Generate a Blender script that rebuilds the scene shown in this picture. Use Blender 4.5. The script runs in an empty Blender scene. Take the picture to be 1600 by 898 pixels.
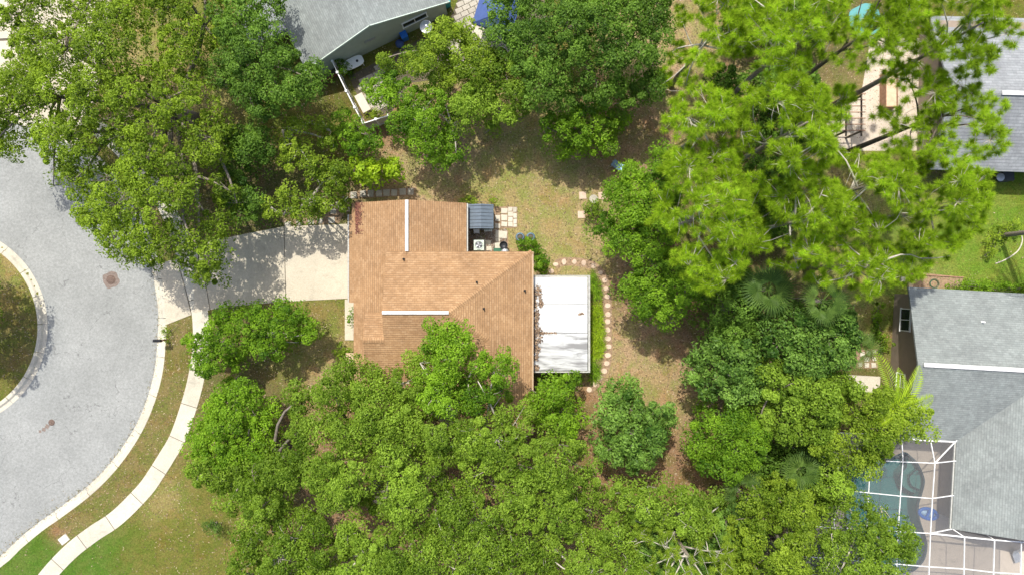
import bpy, bmesh, math, random
import numpy as np
from mathutils import Vector

R = math.radians
rng = np.random.default_rng(7)
random.seed(7)
scn = bpy.context.scene
COL = scn.collection

# ------------------------------------------------------------------ camera, sky, sun
CAM_H = 53.0
cam_d = bpy.data.cameras.new("camera")
cam = bpy.data.objects.new("camera", cam_d); COL.objects.link(cam)
cam.location = (0, 0, CAM_H); cam.rotation_euler = (0, 0, 0)
cam_d.sensor_width = 36.0; cam_d.sensor_fit = 'HORIZONTAL'
cam_d.angle = 2*math.atan(40.0/CAM_H); cam_d.clip_end = 3000
scn.camera = cam

SUN_EL, SH = R(61), Vector((0.38, -1.0)).normalized()      # SH: direction the shadows fall
world = bpy.data.worlds.new("World"); scn.world = world; world.use_nodes = True
nt = world.node_tree; nt.nodes.clear()
sky = nt.nodes.new('ShaderNodeTexSky'); sky.sky_type = 'NISHITA'; sky.sun_disc = False
sky.dust_density = 3.0; sky.air_density = .8; sky.ozone_density = .6; sky.sun_elevation = SUN_EL; sky.sun_rotation = math.atan2(-SH.x, -SH.y)
bg = nt.nodes.new('ShaderNodeBackground'); bg.inputs[1].default_value = 0.15
wo = nt.nodes.new('ShaderNodeOutputWorld')
nt.links.new(sky.outputs[0], bg.inputs[0]); nt.links.new(bg.outputs[0], wo.inputs[0])
sun_d = bpy.data.lights.new("sun", 'SUN'); sun_d.energy = 3.0; sun_d.angle = R(0.5); sun_d.color = (1.0, 0.96, 0.885)
sun = bpy.data.objects.new("sun", sun_d); COL.objects.link(sun)
sdir = Vector((SH.x*math.cos(SUN_EL), SH.y*math.cos(SUN_EL), -math.sin(SUN_EL)))
sun.rotation_euler = sdir.to_track_quat('-Z', 'Y').to_euler(); sun.location = (0, 20, 60)
vs = scn.view_settings
vs.view_transform = 'Standard'; vs.look = 'None'; vs.gamma = 1.0; vs.use_curve_mapping = False
vs.exposure = 0.80

# ------------------------------------------------------------------ helpers
def P(px, py, h=0.0):
    s = (CAM_H - h)/CAM_H/20.0
    return Vector(((px-800)*s, (449-py)*s, h))
def P2(px, py, h=0.0):
    v = P(px, py, h); return (v.x, v.y)

def tag(o, label=None, cat=None, group=None, kind=None):
    if label: o['label'] = label
    if cat: o['category'] = cat
    if group: o['group'] = group
    if kind: o['kind'] = kind
    return o
def empty(name, loc, label, cat, group=None, rz=0.0):
    o = bpy.data.objects.new(name, None); o.empty_display_size = 0.3
    COL.objects.link(o); o.location = loc; o.rotation_euler = (0, 0, rz)
    return tag(o, label, cat, group)
def place(name, me, parent=None, loc=None, rz=0.0):
    """link a mesh given in WORLD coordinates (or local when loc is given) under parent"""
    o = bpy.data.objects.new(name, me); COL.objects.link(o)
    if loc is not None: o.location = loc
    if rz: o.rotation_euler = (0, 0, rz)
    if parent is not None:
        o.parent = parent
        if loc is None:
            o.matrix_parent_inverse = parent.matrix_world_inv if hasattr(parent, 'matrix_world_inv') else __inv(parent)
    return o
from mathutils import Matrix, Euler
def __inv(p):
    m = Matrix.Translation(p.location) @ Euler(p.rotation_euler).to_matrix().to_4x4()
    return m.inverted()
_inv = __inv

class MB:
    def __init__(s): s.v = []; s.f = []; s.uv = {}; s.sm = set()
    def add(s, vs_, fs_):
        b = len(s.v); s.v += [tuple(v) for v in vs_]; s.f += [tuple(i+b for i in f) for f in fs_]
        return b
    def box(s, c, size, rz=0.0, taper=1.0):
        x, y, z = size[0]/2, size[1]/2, size[2]/2
        ca, sa = math.cos(rz), math.sin(rz)
        vs_ = []
        for dz in (-1, 1):
            t = 1.0 if dz < 0 else taper
            for dx, dy in ((-1, -1), (1, -1), (1, 1), (-1, 1)):
                X, Y = dx*x*t, dy*y*t
                vs_.append((c[0]+X*ca-Y*sa, c[1]+X*sa+Y*ca, c[2]+dz*z))
        s.add(vs_, [(3, 2, 1, 0), (4, 5, 6, 7), (0, 1, 5, 4), (1, 2, 6, 5), (2, 3, 7, 6), (3, 0, 4, 7)])
        return s
    def bar(s, a, b, w, h=None):
        a, b = Vector(a), Vector(b); h = h or w
        d = (b-a).normalized(); up = Vector((0, 0, 1)) if abs(d.z) < .95 else Vector((1, 0, 0))
        sd = d.cross(up).normalized(); u2 = sd.cross(d).normalized()
        vs_ = []
        for p in (a, b):
            for i, j in ((-1, -1), (1, -1), (1, 1), (-1, 1)):
                vs_.append(p + sd*(i*w/2) + u2*(j*h/2))
        s.add(vs_, [(3, 2, 1, 0), (4, 5, 6, 7), (0, 1, 5, 4), (1, 2, 6, 5), (2, 3, 7, 6), (3, 0, 4, 7)])
        return s
    def tube(s, pts, rad, n=6):
        pts = [Vector(p) for p in pts]; k = len(pts); b = len(s.v)
        for i, p in enumerate(pts):
            d = (pts[min(i+1, k-1)]-pts[max(i-1, 0)])
            d = d.normalized() if d.length > 1e-6 else Vector((0, 0, 1))
            up = Vector((0, 0, 1)) if abs(d.z) < .9 else Vector((1, 0, 0))
            a = d.cross(up).normalized(); c = a.cross(d)
            r = rad[i] if hasattr(rad, '__len__') else rad
            for j in range(n):
                t = 2*math.pi*j/n
                s.v.append(tuple(p+a*(r*math.cos(t))+c*(r*math.sin(t))))
        for i in range(k-1):
            for j in range(n):
                s.f.append((b+i*n+j, b+i*n+(j+1) % n, b+(i+1)*n+(j+1) % n, b+(i+1)*n+j)); s.sm.add(len(s.f)-1)
        s.f.append(tuple(b+j for j in range(n))[::-1]); s.f.append(tuple(b+(k-1)*n+j for j in range(n)))
        return s
    def lathe(s, c, prof, n=24):
        b = len(s.v); k = len(prof)
        for r, z in prof:
            for j in range(n):
                t = 2*math.pi*j/n; s.v.append((c[0]+r*math.cos(t), c[1]+r*math.sin(t), c[2]+z))
        for i in range(k-1):
            for j in range(n):
                s.f.append((b+i*n+j, b+i*n+(j+1) % n, b+(i+1)*n+(j+1) % n, b+(i+1)*n+j)); s.sm.add(len(s.f)-1)
        s.f.append(tuple(b+j for j in range(n))[::-1]); s.f.append(tuple(b+(k-1)*n+j for j in range(n)))
        return s
    def prism(s, poly, z0, z1, inset=0.0):
        """poly CCW list of (x,y)"""
        n = len(poly)
        ar = sum(poly[i][0]*poly[(i+1) % n][1]-poly[(i+1) % n][0]*poly[i][1] for i in range(n))
        if ar < 0: poly = poly[::-1]
        cx = sum(p[0] for p in poly)/n; cy = sum(p[1] for p in poly)/n
        top = poly
        if inset:
            top = []
            for x, y in poly:
                L = math.hypot(x-cx, y-cy); k = max(0, 1-inset/L) if L else 1
                top.append((cx+(x-cx)*k, cy+(y-cy)*k))
            zz = z1-inset
            vs_ = [(x, y, z0) for x, y in poly]+[(x, y, zz) for x, y in poly]+[(x, y, z1) for x, y in top]
            fs_ = [tuple(range(n))[::-1], tuple(range(2*n, 3*n))]
            for i in range(n):
                j = (i+1) % n
                fs_ += [(i, j, n+j, n+i), (n+i, n+j, 2*n+j, 2*n+i)]
        else:
            vs_ = [(x, y, z0) for x, y in poly]+[(x, y, z1) for x, y in poly]
            fs_ = [tuple(range(n))[::-1], tuple(range(n, 2*n))]+[(i, (i+1) % n, n+(i+1) % n, n+i) for i in range(n)]
        s.add(vs_, fs_); return s
    def mesh(s, name, mat):
        me = bpy.data.meshes.new(name); me.from_pydata(s.v, [], s.f); me.materials.append(mat)
        if s.sm:
            arr = np.zeros(len(me.polygons), dtype=bool); arr[list(s.sm)] = True
            me.polygons.foreach_set('use_smooth', arr)
        me.update(); return me
    def build(s, name, mat, parent=None, kind=None, local=False):
        me = s.mesh(name, mat)
        o = bpy.data.objects.new(name, me); COL.objects.link(o)
        if parent is not None:
            o.parent = parent
            if not local: o.matrix_parent_inverse = _inv_chain(parent)
        if kind: o['kind'] = kind
        return o
def _inv_chain(p):
    m = Matrix.Identity(4)
    while p is not None:
        m = (p.matrix_parent_inverse if p.parent else Matrix.Identity(4)) @ Matrix.Translation(p.location) @ Euler(p.rotation_euler).to_matrix().to_4x4() @ m
        p = p.parent
    return m.inverted()

def np_mesh(name, verts, k, mat, attr=None, col=None):
    """verts (N*k,3); every k verts form one polygon"""
    n = len(verts)//k
    me = bpy.data.meshes.new(name)
    me.vertices.add(n*k); me.vertices.foreach_set('co', np.ascontiguousarray(verts, dtype=np.float32).ravel())
    me.loops.add(n*k); me.loops.foreach_set('vertex_index', np.arange(n*k, dtype=np.int32))
    me.polygons.add(n); me.polygons.foreach_set('loop_start', np.arange(0, n*k, k, dtype=np.int32))
    try: me.polygons.foreach_set('loop_total', np.full(n, k, dtype=np.int32))
    except Exception: pass
    if attr is not None:
        a = me.attributes.new('tint', 'FLOAT', 'POINT'); a.data.foreach_set('value', np.repeat(attr, k).astype(np.float32))
    if col is not None:
        a = me.attributes.new('tone', 'FLOAT_COLOR', 'POINT')
        c4 = np.ones((n*k, 4), dtype=np.float32); c4[:, :3] = np.repeat(col, k, axis=0); a.data.foreach_set('color', c4.ravel())
    me.materials.append(mat); me.update(calc_edges=True)
    return me
def link(name, me, parent=None, kind=None):
    o = bpy.data.objects.new(name, me); COL.objects.link(o)
    if parent is not None:
        o.parent = parent; o.matrix_parent_inverse = _inv_chain(parent)
    if kind: o['kind'] = kind
    return o

# ------------------------------------------------------------------ materials
class NT:
    def __init__(s, name):
        s.m = bpy.data.materials.new(name); s.m.use_nodes = True; s.t = s.m.node_tree; s.t.nodes.clear()
        s.out = s.n('ShaderNodeOutputMaterial'); s.co = s.n('ShaderNodeTexCoord')
        s.geo = s.n('ShaderNodeNewGeometry')
    def n(s, t, **kw):
        x = s.t.nodes.new(t)
        for k, v in kw.items():
            if hasattr(x, k) and not k.startswith('i_'): setattr(x, k, v)
        return x
    def l(s, a, b): s.t.links.new(a, b)
    def noise(s, scale, detail=4, rough=.55, vec=None, dist=0.0):
        x = s.n('ShaderNodeTexNoise'); x.inputs['Scale'].default_value = scale
        x.inputs['Detail'].default_value = detail; x.inputs['Roughness'].default_value = rough
        x.inputs['Distortion'].default_value = dist
        s.l(vec if vec is not None else s.geo.outputs['Position'], x.inputs['Vector']); return x.outputs['Fac']
    def ramp(s, fac, stops):
        x = s.n('ShaderNodeValToRGB'); e = x.color_ramp.elements
        e[0].position, e[0].color = stops[0][0], (*stops[0][1], 1)
        e[1].position, e[1].color = stops[-1][0], (*stops[-1][1], 1)
        for p, c in stops[1:-1]:
            q = e.new(p); q.color = (*c, 1)
        s.l(fac, x.inputs[0]); return x.outputs[0]
    def mix(s, fac, a, b, mode='MIX'):
        x = s.n('ShaderNodeMix'); x.data_type = 'RGBA'; x.blend_type = mode
        for inp, v in ((x.inputs[0], fac), (x.inputs[6], a), (x.inputs[7], b)):
            if isinstance(v, (int, float)): inp.default_value = v
            elif isinstance(v, tuple): inp.default_value = (*v, 1)
            else: s.l(v, inp)
        return x.outputs[2]
    def math(s, op, a, b=None, c=None):
        x = s.n('ShaderNodeMath'); x.operation = op
        for i, v in enumerate((a, b, c)):
            if v is None: continue
            if isinstance(v, (int, float)): x.inputs[i].default_value = v
            else: s.l(v, x.inputs[i])
        return x.outputs[0]
    def bump(s, h, strength=.3, dist=.02):
        x = s.n('ShaderNodeBump'); x.inputs['Strength'].default_value = strength; x.inputs['Distance'].default_value = dist
        s.l(h, x.inputs['Height']); return x.outputs[0]
    def principled(s, col, rough=.7, normal=None, metal=0.0, spec=.3):
        b = s.n('ShaderNodeBsdfPrincipled')
        if isinstance(col, tuple): b.inputs['Base Color'].default_value = (*col, 1)
        else: s.l(col, b.inputs['Base Color'])
        if isinstance(rough, (int, float)): b.inputs['Roughness'].default_value = rough
        else: s.l(rough, b.inputs['Roughness'])
        b.inputs['Metallic'].default_value = metal
        b.inputs['Specular IOR Level'].default_value = spec
        if normal is not None: s.l(normal, b.inputs['Normal'])
        return b
    def done(s, sh): s.l(sh.outputs[0] if hasattr(sh, 'outputs') else sh, s.out.inputs[0]); return s.m

def simple(name, col, rough=.6, var=.15, scale=6, metal=0.0, spec=.3, bump=.15):
    t = NT(name); f = t.noise(scale, 6)
    c = t.ramp(f, [(.3, tuple(x*(1-var) for x in col)), (.7, tuple(min(1, x*(1+var)) for x in col))])
    return t.done(t.principled(c, rough, t.bump(t.noise(scale*8, 3), bump, .01), metal, spec))

def concrete(name, col, stain=.25):
    t = NT(name)
    big = t.noise(.35, 5, .6); fine = t.noise(14, 6, .7)
    c = t.ramp(big, [(.3, tuple(x*(1-stain) for x in col)), (.62, col)])
    c = t.mix(.35, c, t.ramp(fine, [(.3, (.35, .34, .31)), (.7, (.95, .94, .9))]), 'OVERLAY')
    sp = t.ramp(t.noise(45, 2), [(.66, (0, 0, 0)), (.74, (1, 1, 1))])
    c = t.mix(t.ramp(t.noise(1.3, 7, .72, None, .6), [(.54, (0, 0, 0)), (.70, (.5, .5, .5))]), c, tuple(x*.55 for x in col))
    c = t.mix(sp, c, tuple(x*.72 for x in col))
    rnd = t.n('ShaderNodeObjectInfo')
    c = t.mix(1.0, c, t.ramp(rnd.outputs['Random'], [(0, (.9, .9, .89)), (1, (1, 1, 1))]), 'MULTIPLY')
    return t.done(t.principled(c, .85, t.bump(t.noise(60, 4), .25, .008), 0, .2))

def asphalt():
    t = NT('asphalt')
    a = t.noise(.25, 6, .6); f = t.noise(38, 5, .8)
    c = t.ramp(a, [(.28, (.21, .216, .203)), (.55, (.255, .261, .246)), (.75, (.295, .30, .283))])
    c = t.mix(.45, c, t.ramp(f, [(.32, (.12, .12, .12)), (.68, (.88, .88, .87))]), 'OVERLAY')
    c = t.mix(.5, c, t.ramp(t.noise(6, 5, .7), [(.32, (.3, .3, .3)), (.66, (.68, .68, .68))]), 'OVERLAY')
    # hairline cracks
    mp = t.n('ShaderNodeVectorMath'); mp.operation = 'ADD'
    nz = t.n('ShaderNodeTexNoise'); nz.inputs['Scale'].default_value = .9; nz.inputs['Detail'].default_value = 6
    t.l(t.geo.outputs['Position'], nz.inputs['Vector'])
    sc = t.n('ShaderNodeVectorMath'); sc.operation = 'SCALE'; sc.inputs['Scale'].default_value = 2.2
    t.l(nz.outputs['Color'], sc.inputs[0]); t.l(t.geo.outputs['Position'], mp.inputs[0]); t.l(sc.outputs[0], mp.inputs[1])
    v = t.n('ShaderNodeTexVoronoi'); v.feature = 'DISTANCE_TO_EDGE'; v.inputs['Scale'].default_value = .22
    t.l(mp.outputs[0], v.inputs['Vector'])
    line = t.math('LESS_THAN', v.outputs['Distance'], .0045)
    br = t.math('GREATER_THAN', t.noise(.5, 3), .50)
    c = t.mix(t.math('MULTIPLY', t.math('MULTIPLY', line, br), .55), c, (.10, .10, .095))
    # oil spots and tyre-polished bands
    sp = t.ramp(t.noise(1.1, 4, .6), [(.70, (0, 0, 0)), (.78, (1, 1, 1))])
    c = t.mix(t.math('MULTIPLY', sp, .35), c, (.12, .12, .12))
    return t.done(t.principled(c, .85, t.bump(f, .5, .012), 0, .25))

def shingle(name, cols, bw=.32, bh=.17, gap=(.03, .02, .015)):
    t = NT(name)
    uv = t.n('ShaderNodeUVMap'); uv.uv_map = 'UVMap'
    b = t.n('ShaderNodeTexBrick'); b.inputs['Scale'].default_value = 1.0
    b.inputs['Brick Width'].default_value = bw; b.inputs['Row Height'].default_value = bh
    b.inputs['Mortar Size'].default_value = .012; b.inputs['Mortar Smooth'].default_value = .3; b.inputs['Bias'].default_value = 0
    b.inputs['Color1'].default_value = (0, 0, 0, 1); b.inputs['Color2'].default_value = (1, 1, 1, 1); b.inputs['Mortar'].default_value = (.5, .5, .5, 1)
    b.offset = .5; b.squash = 1
    # break up tab edges a little
    nz = t.n('ShaderNodeTexNoise'); nz.inputs['Scale'].default_value = 3; t.l(uv.outputs[0], nz.inputs['Vector'])
    sc = t.n('ShaderNodeVectorMath'); sc.operation = 'SCALE'; sc.inputs['Scale'].default_value = .03
    ad = t.n('ShaderNodeVectorMath'); ad.operation = 'ADD'
    t.l(nz.outputs['Color'], sc.inputs[0]); t.l(uv.outputs[0], ad.inputs[0]); t.l(sc.outputs[0], ad.inputs[1]); t.l(ad.outputs[0], b.inputs['Vector'])
    n2 = t.noise(7, 6, .85, uv.outputs[0])
    f = t.math('ADD', t.math('MULTIPLY', b.outputs['Color'], .20), t.math('MULTIPLY', n2, .82))
    c = t.ramp(f, [(.22, cols[0]), (.5, cols[1]), (.8, cols[2])])
    c = t.mix(t.math('MULTIPLY', b.outputs['Fac'], .28), c, gap)
    big = t.noise(.5, 5, .6)
    c = t.mix(1.0, c, t.ramp(big, [(.28, (.76, .75, .76)), (.62, (1, 1, 1))]), 'MULTIPLY')
    c = t.mix(1.0, c, t.ramp(t.noise(2.6, 5, .7), [(.3, (.86, .85, .85)), (.6, (1.03, 1.03, 1.03))]), 'MULTIPLY')
    # course shadow line: height saw-tooth down the slope
    sep = t.n('ShaderNodeSeparateXYZ'); t.l(ad.outputs[0], sep.inputs[0])
    saw = t.math('FRACT', t.math('DIVIDE', sep.outputs[1], bh))
    c = t.mix(t.math('MULTIPLY', t.math('GREATER_THAN', saw, .82), .30), c, gap)
    hgt = t.math('SUBTRACT', t.math('MULTIPLY', t.math('SUBTRACT', 1.0, saw), 1.0), t.math('MULTIPLY', b.outputs['Fac'], .4))
    hgt = t.math('ADD', hgt, t.math('MULTIPLY', n2, .5))
    return t.done(t.principled(c, .9, t.bump(hgt, .55, .014), 0, .15))

def leaf_mat(name, dark, light, trans=.35, rough=.55, spec=.18):
    t = NT(name)
    a = t.n('ShaderNodeAttribute'); a.attribute_name = 'tint'
    c = t.ramp(a.outputs['Fac'], [(0, dark), (1, light)])
    p = t.principled(c, rough, None, 0, spec)
    tr = t.n('ShaderNodeBsdfTranslucent')
    t.l(t.mix(1.0, c, (1.25, 1.25, .5), 'MULTIPLY'), tr.inputs[0])
    mx = t.n('ShaderNodeMixShader'); mx.inputs[0].default_value = trans
    t.l(p.outputs[0], mx.inputs[1]); t.l(tr.outputs[0], mx.inputs[2])
    return t.done(mx)

def tone_mat(name, rough=.9, trans=0.0):
    t = NT(name); a = t.n('ShaderNodeAttribute'); a.attribute_name = 'tone'
    return t.done(t.principled(a.outputs['Color'], rough, None, 0, .15))

M = {}
M['asphalt'] = asphalt()
M['conc'] = concrete('pale_concrete', (.50, .465, .38), .2)
M['conc_drive'] = concrete('driveway_concrete', (.475, .425, .335), .16)
M['conc_old'] = concrete('weathered_concrete', (.42, .39, .32), .35)
M['joint'] = simple('joint_dirt', (.10, .085, .06), .95)
M['paver'] = concrete('grey_paver', (.40, .37, .31), .3)
M['stone'] = concrete('pink_stone', (.55, .42, .32), .25)
M['shingle_brown'] = shingle('brown_shingle', [(.25, .14, .066), (.36, .22, .112), (.455, .305, .172)])
M['shingle_grey'] = shingle('grey_shingle', [(.17, .19, .18), (.232, .255, .24), (.31, .335, .315)], gap=(.11, .125, .12))
M['shingle_lilac'] = shingle('pale_grey_shingle', [(.18, .195, .20), (.255, .27, .275), (.35, .365, .37)], bw=.5, bh=.24, gap=(.10, .11, .12))
M['white'] = simple('white_paint', (.80, .80, .78), .5, .04)
M['vent_white'] = simple('weathered_white_metal', (.58, .575, .56), .55, .14, 5)
M['gutter'] = simple('grey_gutter', (.36, .36, .32), .5, .2)
M['fascia'] = simple('tan_fascia', (.42, .30, .19), .7, .1)
M['wall_tan'] = simple('tan_stucco', (.42, .36, .27), .9, .08, 3, bump=.5)
M['wall_green'] = simple('grey_green_stucco', (.36, .40, .34), .9, .07, 2, bump=.5)
M['wall_brown'] = simple('brown_stucco', (.27, .215, .165), .9, .08, 2, bump=.5)
M['brick'] = simple('red_brick', (.22, .07, .045), .9, .3, 12, bump=.6)
M['glass'] = simple('window_glass', (.02, .03, .03), .08, .1, spec=.6, bump=0)
M['dark'] = simple('dark_plastic', (.025, .027, .03), .45, .2)
M['blackmetal'] = simple('black_metal', (.03, .03, .032), .35, .2, metal=.6)
M['galv'] = simple('grey_metal', (.45, .47, .48), .4, .12, metal=.5)
M['acgreen'] = simple('pale_green_metal', (.50, .58, .50), .5, .1)
M['slate'] = simple('blue_grey_resin', (.115, .145, .175), .6, .1)
M['slate_dark'] = simple('dark_resin', (.05, .055, .06), .6, .15)
M['beige'] = simple('beige_resin', (.50, .45, .37), .6, .08)
M['blue'] = simple('blue_fabric', (.05, .085, .22), .8, .1, 3)
M['blue_bright'] = simple('bright_blue_vinyl', (.02, .14, .50), .35, .1)
M['blue_pale'] = simple('pale_blue_vinyl', (.35, .55, .72), .35, .1)
M['teal'] = simple('teal_plastic', (.03, .26, .27), .5, .1)
M['green_plastic'] = simple('dark_green_plastic', (.02, .10, .05), .4, .1)
M['glazed'] = simple('blue_grey_glaze', (.12, .19, .25), .25, .2, spec=.6)
M['wood'] = simple('weathered_wood', (.33, .19, .12), .85, .25, 4, bump=.4)
M['wood_pale'] = simple('pale_wood', (.55, .42, .28), .85, .15, 4, bump=.3)
M['rust'] = simple('rusted_iron', (.13, .09, .07), .85, .35, 9, bump=.6)
M['rust_patch'] = simple('brown_patch', (.185, .145, .12), .9, .25, 7, bump=.4)
M['bark'] = simple('grey_bark', (.20, .17, .135), .95, .35, 9, bump=.9)
M['bark_pale'] = simple('pale_bark', (.44, .40, .33), .9, .25, 9, bump=.6)
M['bark_dark'] = simple('dark_bark', (.105, .085, .065), .95, .35, 9, bump=.9)
M['water'] = None
M['tile'] = concrete('beige_pool_deck', (.50, .43, .35), .12)
M['pool_plaster'] = simple('teal_plaster', (.10, .30, .29), .7, .06)
M['pool_step'] = simple('grey_green_plaster', (.20, .33, .29), .7, .05)
M['pool_line'] = simple('dark_pool_tile', (.03, .07, .08), .5, .1)
M['litter'] = tone_mat('dry_leaves'); M['grass'] = tone_mat('grass_blade')

def water_mat():
    t = NT('pool_water')
    tr = t.n('ShaderNodeBsdfTransparent'); tr.inputs[0].default_value = (.52, .80, .80, 1)
    gl = t.n('ShaderNodeBsdfGlossy'); gl.inputs['Roughness'].default_value = .03
    nb = t.bump(t.noise(2.2, 3), .12, .05); t.l(nb, gl.inputs['Normal'])
    fr = t.n('ShaderNodeFresnel'); fr.inputs[0].default_value = 1.33; t.l(nb, fr.inputs['Normal'])
    mx = t.n('ShaderNodeMixShader'); t.l(fr.outputs[0], mx.inputs[0]); t.l(tr.outputs[0], mx.inputs[1]); t.l(gl.outputs[0], mx.inputs[2])
    return t.done(mx)
M['water'] = water_mat()
def screen_mat():
    t = NT('insect_screen')
    tr = t.n('ShaderNodeBsdfTransparent'); df = t.n('ShaderNodeBsdfDiffuse'); df.inputs[0].default_value = (.16, .16, .16, 1)
    mx = t.n('ShaderNodeMixShader'); mx.inputs[0].default_value = .44
    t.l(tr.outputs[0], mx.inputs[1]); t.l(df.outputs[0], mx.inputs[2]); return t.done(mx)
M['screen'] = screen_mat()
def patio_roof_mat():
    t = NT('stained_white_panel')
    mp = t.n('ShaderNodeMapping'); mp.inputs['Scale'].default_value = (.35, 2.2, 1); t.l(t.geo.outputs['Position'], mp.inputs['Vector'])
    f = t.noise(1.0, 7, .65, mp.outputs[0], .6)
    sep = t.n('ShaderNodeSeparateXYZ'); t.l(t.geo.outputs['Position'], sep.inputs[0])
    south = t.math('MULTIPLY', t.math('SUBTRACT', -3.2, sep.outputs[1]), .10)
    g = t.math('ADD', f, t.math('MINIMUM', t.math('MAXIMUM', south, -.06), .13))
    ay = t.math('ABSOLUTE', t.math('ADD', t.math('ADD', sep.outputs[1], 4.62), t.math('MULTIPLY', sep.outputs[0], -.06)))
    st = t.math('MULTIPLY', t.math('MAXIMUM', t.math('SUBTRACT', 1.0, t.math('DIVIDE', ay, .42)), 0.0), t.math('MINIMUM', t.math('MAXIMUM', t.math('DIVIDE', t.math('SUBTRACT', sep.outputs[0], 2.9), 2.0), 0.0), 1.0))
    g = t.math('ADD', g, t.math('MULTIPLY', st, .22))
    c = t.ramp(g, [(.40, (.56, .57, .56)), (.54, (.46, .47, .46)), (.70, (.20, .20, .195))])
    return t.done(t.principled(c, .5, t.bump(t.noise(5, 4), .1, .01), 0, .3))
M['patio_roof'] = patio_roof_mat()

LEAF = {
 'oak':    leaf_mat('live_oak_leaf', (0.0483, 0.0978, 0.0069), (0.316, 0.452, 0.034), .45),
 'dark':   leaf_mat('dark_oak_leaf', (0.0345, 0.0897, 0.0092), (0.215, 0.373, 0.047), .45),
 'yellow': leaf_mat('yellow_green_leaf', (0.0920, 0.1667, 0.0092), (0.374, 0.504, 0.046), .45),
 'bright': leaf_mat('bright_green_leaf', (0.0575, 0.1437, 0.0069), (0.286, 0.478, 0.029), .45),
 'canopy': leaf_mat('olive_green_leaf', (0.0713, 0.1380, 0.0069), (0.322, 0.480, 0.050), .45),
 'blue':   leaf_mat('glossy_green_leaf', (0.0322, 0.0897, 0.0092), (0.232, 0.395, 0.062), .35, .5, .18),
 'pine':   leaf_mat('pine_needle', (0.1207, 0.2070, 0.0069), (0.486, 0.689, 0.045), .5, .6, .10),
 'palm':   leaf_mat('palm_frond', (0.0403, 0.0920, 0.0161), (0.177, 0.281, 0.047), .3, .5, .2),
 'areca':  leaf_mat('areca_frond', (0.1380, 0.2530, 0.0092), (0.416, 0.572, 0.026), .38, .5, .2),
}

# ------------------------------------------------------------------ curve helpers
def smooth(pts, n=8):
    out = []
    k = len(pts)
    for i in range(k-1):
        p0 = np.array(pts[max(i-1, 0)], float); p1 = np.array(pts[i], float); p2 = np.array(pts[i+1], float); p3 = np.array(pts[min(i+2, k-1)], float)
        for j in range(n):
            t = j/n
            out.append(tuple(.5*((2*p1)+(-p0+p2)*t+(2*p0-5*p1+4*p2-p3)*t*t+(-p0+3*p1-3*p2+p3)*t**3)))
    out.append(tuple(map(float, pts[-1]))); return out
def resample(pts, step):
    a = np.array(pts, float); d = np.r_[0, np.cumsum(np.hypot(*np.diff(a, axis=0).T))]
    n = max(2, int(round(d[-1]/step))+1); s = np.linspace(0, d[-1], n)
    return np.c_[np.interp(s, d, a[:, 0]), np.interp(s, d, a[:, 1])]
def normals2(a):
    t = np.gradient(a, axis=0); t /= np.hypot(*t.T)[:, None]; return np.c_[t[:, 1], -t[:, 0]]   # right-hand side
def inpoly(x, y, poly):
    p = np.asarray(poly); n = len(p); ins = np.zeros(np.shape(x), bool); j = n-1
    for i in range(n):
        xi, yi, xj, yj = p[i, 0], p[i, 1], p[j, 0], p[j, 1]
        c = ((yi > y) != (yj > y)) & (x < (xj-xi)*(y-yi)/(yj-yi+1e-12)+xi); ins ^= c; j = i
    return ins
def dist_edge(x, y, poly):
    p = np.asarray(poly); d = np.full(np.shape(x), 1e9)
    for i in range(len(p)):
        a, b = p[i], p[(i+1) % len(p)]; ab = b-a; L = (ab**2).sum()+1e-12
        t = np.clip(((x-a[0])*ab[0]+(y-a[1])*ab[1])/L, 0, 1)
        d = np.minimum(d, np.hypot(x-a[0]-t*ab[0], y-a[1]-t*ab[1]))
    return d

# ------------------------------------------------------------------ ground layout (all measured from the photograph, ground level)
IC = P2(-85, 511)            # centre of the turning-circle island
IR_OUT, IR_IN = 157.7/20, 143.5/20
edge_px = [(-420, 1060), (-200, 965), (-60, 908), (0, 868), (22, 847), (58, 817), (88, 796), (135, 760), (173, 721), (205, 675), (226, 630), (240, 580),
           (245, 530), (246, 487), (241, 450), (234, 410), (218, 360), (192, 312), (158, 268), (112, 228), (60, 203), (0, 190), (-85, 183), (-420, 180)]
road_edge = smooth([P2(*p) for p in edge_px], 8)
road_edge = resample(road_edge, .5)
rn = normals2(road_edge)      # path runs from bottom up: right-hand side = outside (east)
curb_mid = road_edge + rn*.45
road_poly = np.vstack([curb_mid, [P2(-700, 180), P2(-700, 1060)]])
walk_px = [(18, 960), (59, 898), (100, 853), (138, 823), (175, 798), (215, 758), (233, 733), (250, 706), (266, 678), (283, 630), (294, 588), (301, 540), (300, 493),
           (290, 450), (277, 405), (262, 358), (236, 308), (200, 262), (160, 222), (110, 190)]
walk = resample(smooth([P2(*p) for p in walk_px], 8), .3)
walk_n = normals2(walk)
drive_px = [(322, 378), (443, 354), (545, 350), (545, 466), (365, 478), (328, 483)]
pool_px = [(1395, 712), (1412, 705), (1422, 711), (1433, 722), (1441, 738), (1444, 752), (1440, 770), (1435, 786), (1435, 803), (1440, 822), (1446, 838), (1448, 853), (1444, 872), (1434, 885), (1422, 893),
           (1395, 897), (1362, 885), (1335, 850), (1318, 800), (1318, 750), (1332, 722), (1362, 708)]
pool = [P2(*p) for p in pool_px]
pool = smooth(pool+[pool[0]], 4)[:-1]
deck_px = [(1300, 676), (1478, 676), (1520, 676), (1520, 810), (1620, 820), (1620, 960), (1300, 960)]
deck = [P2(*p) for p in deck_px]

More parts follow.
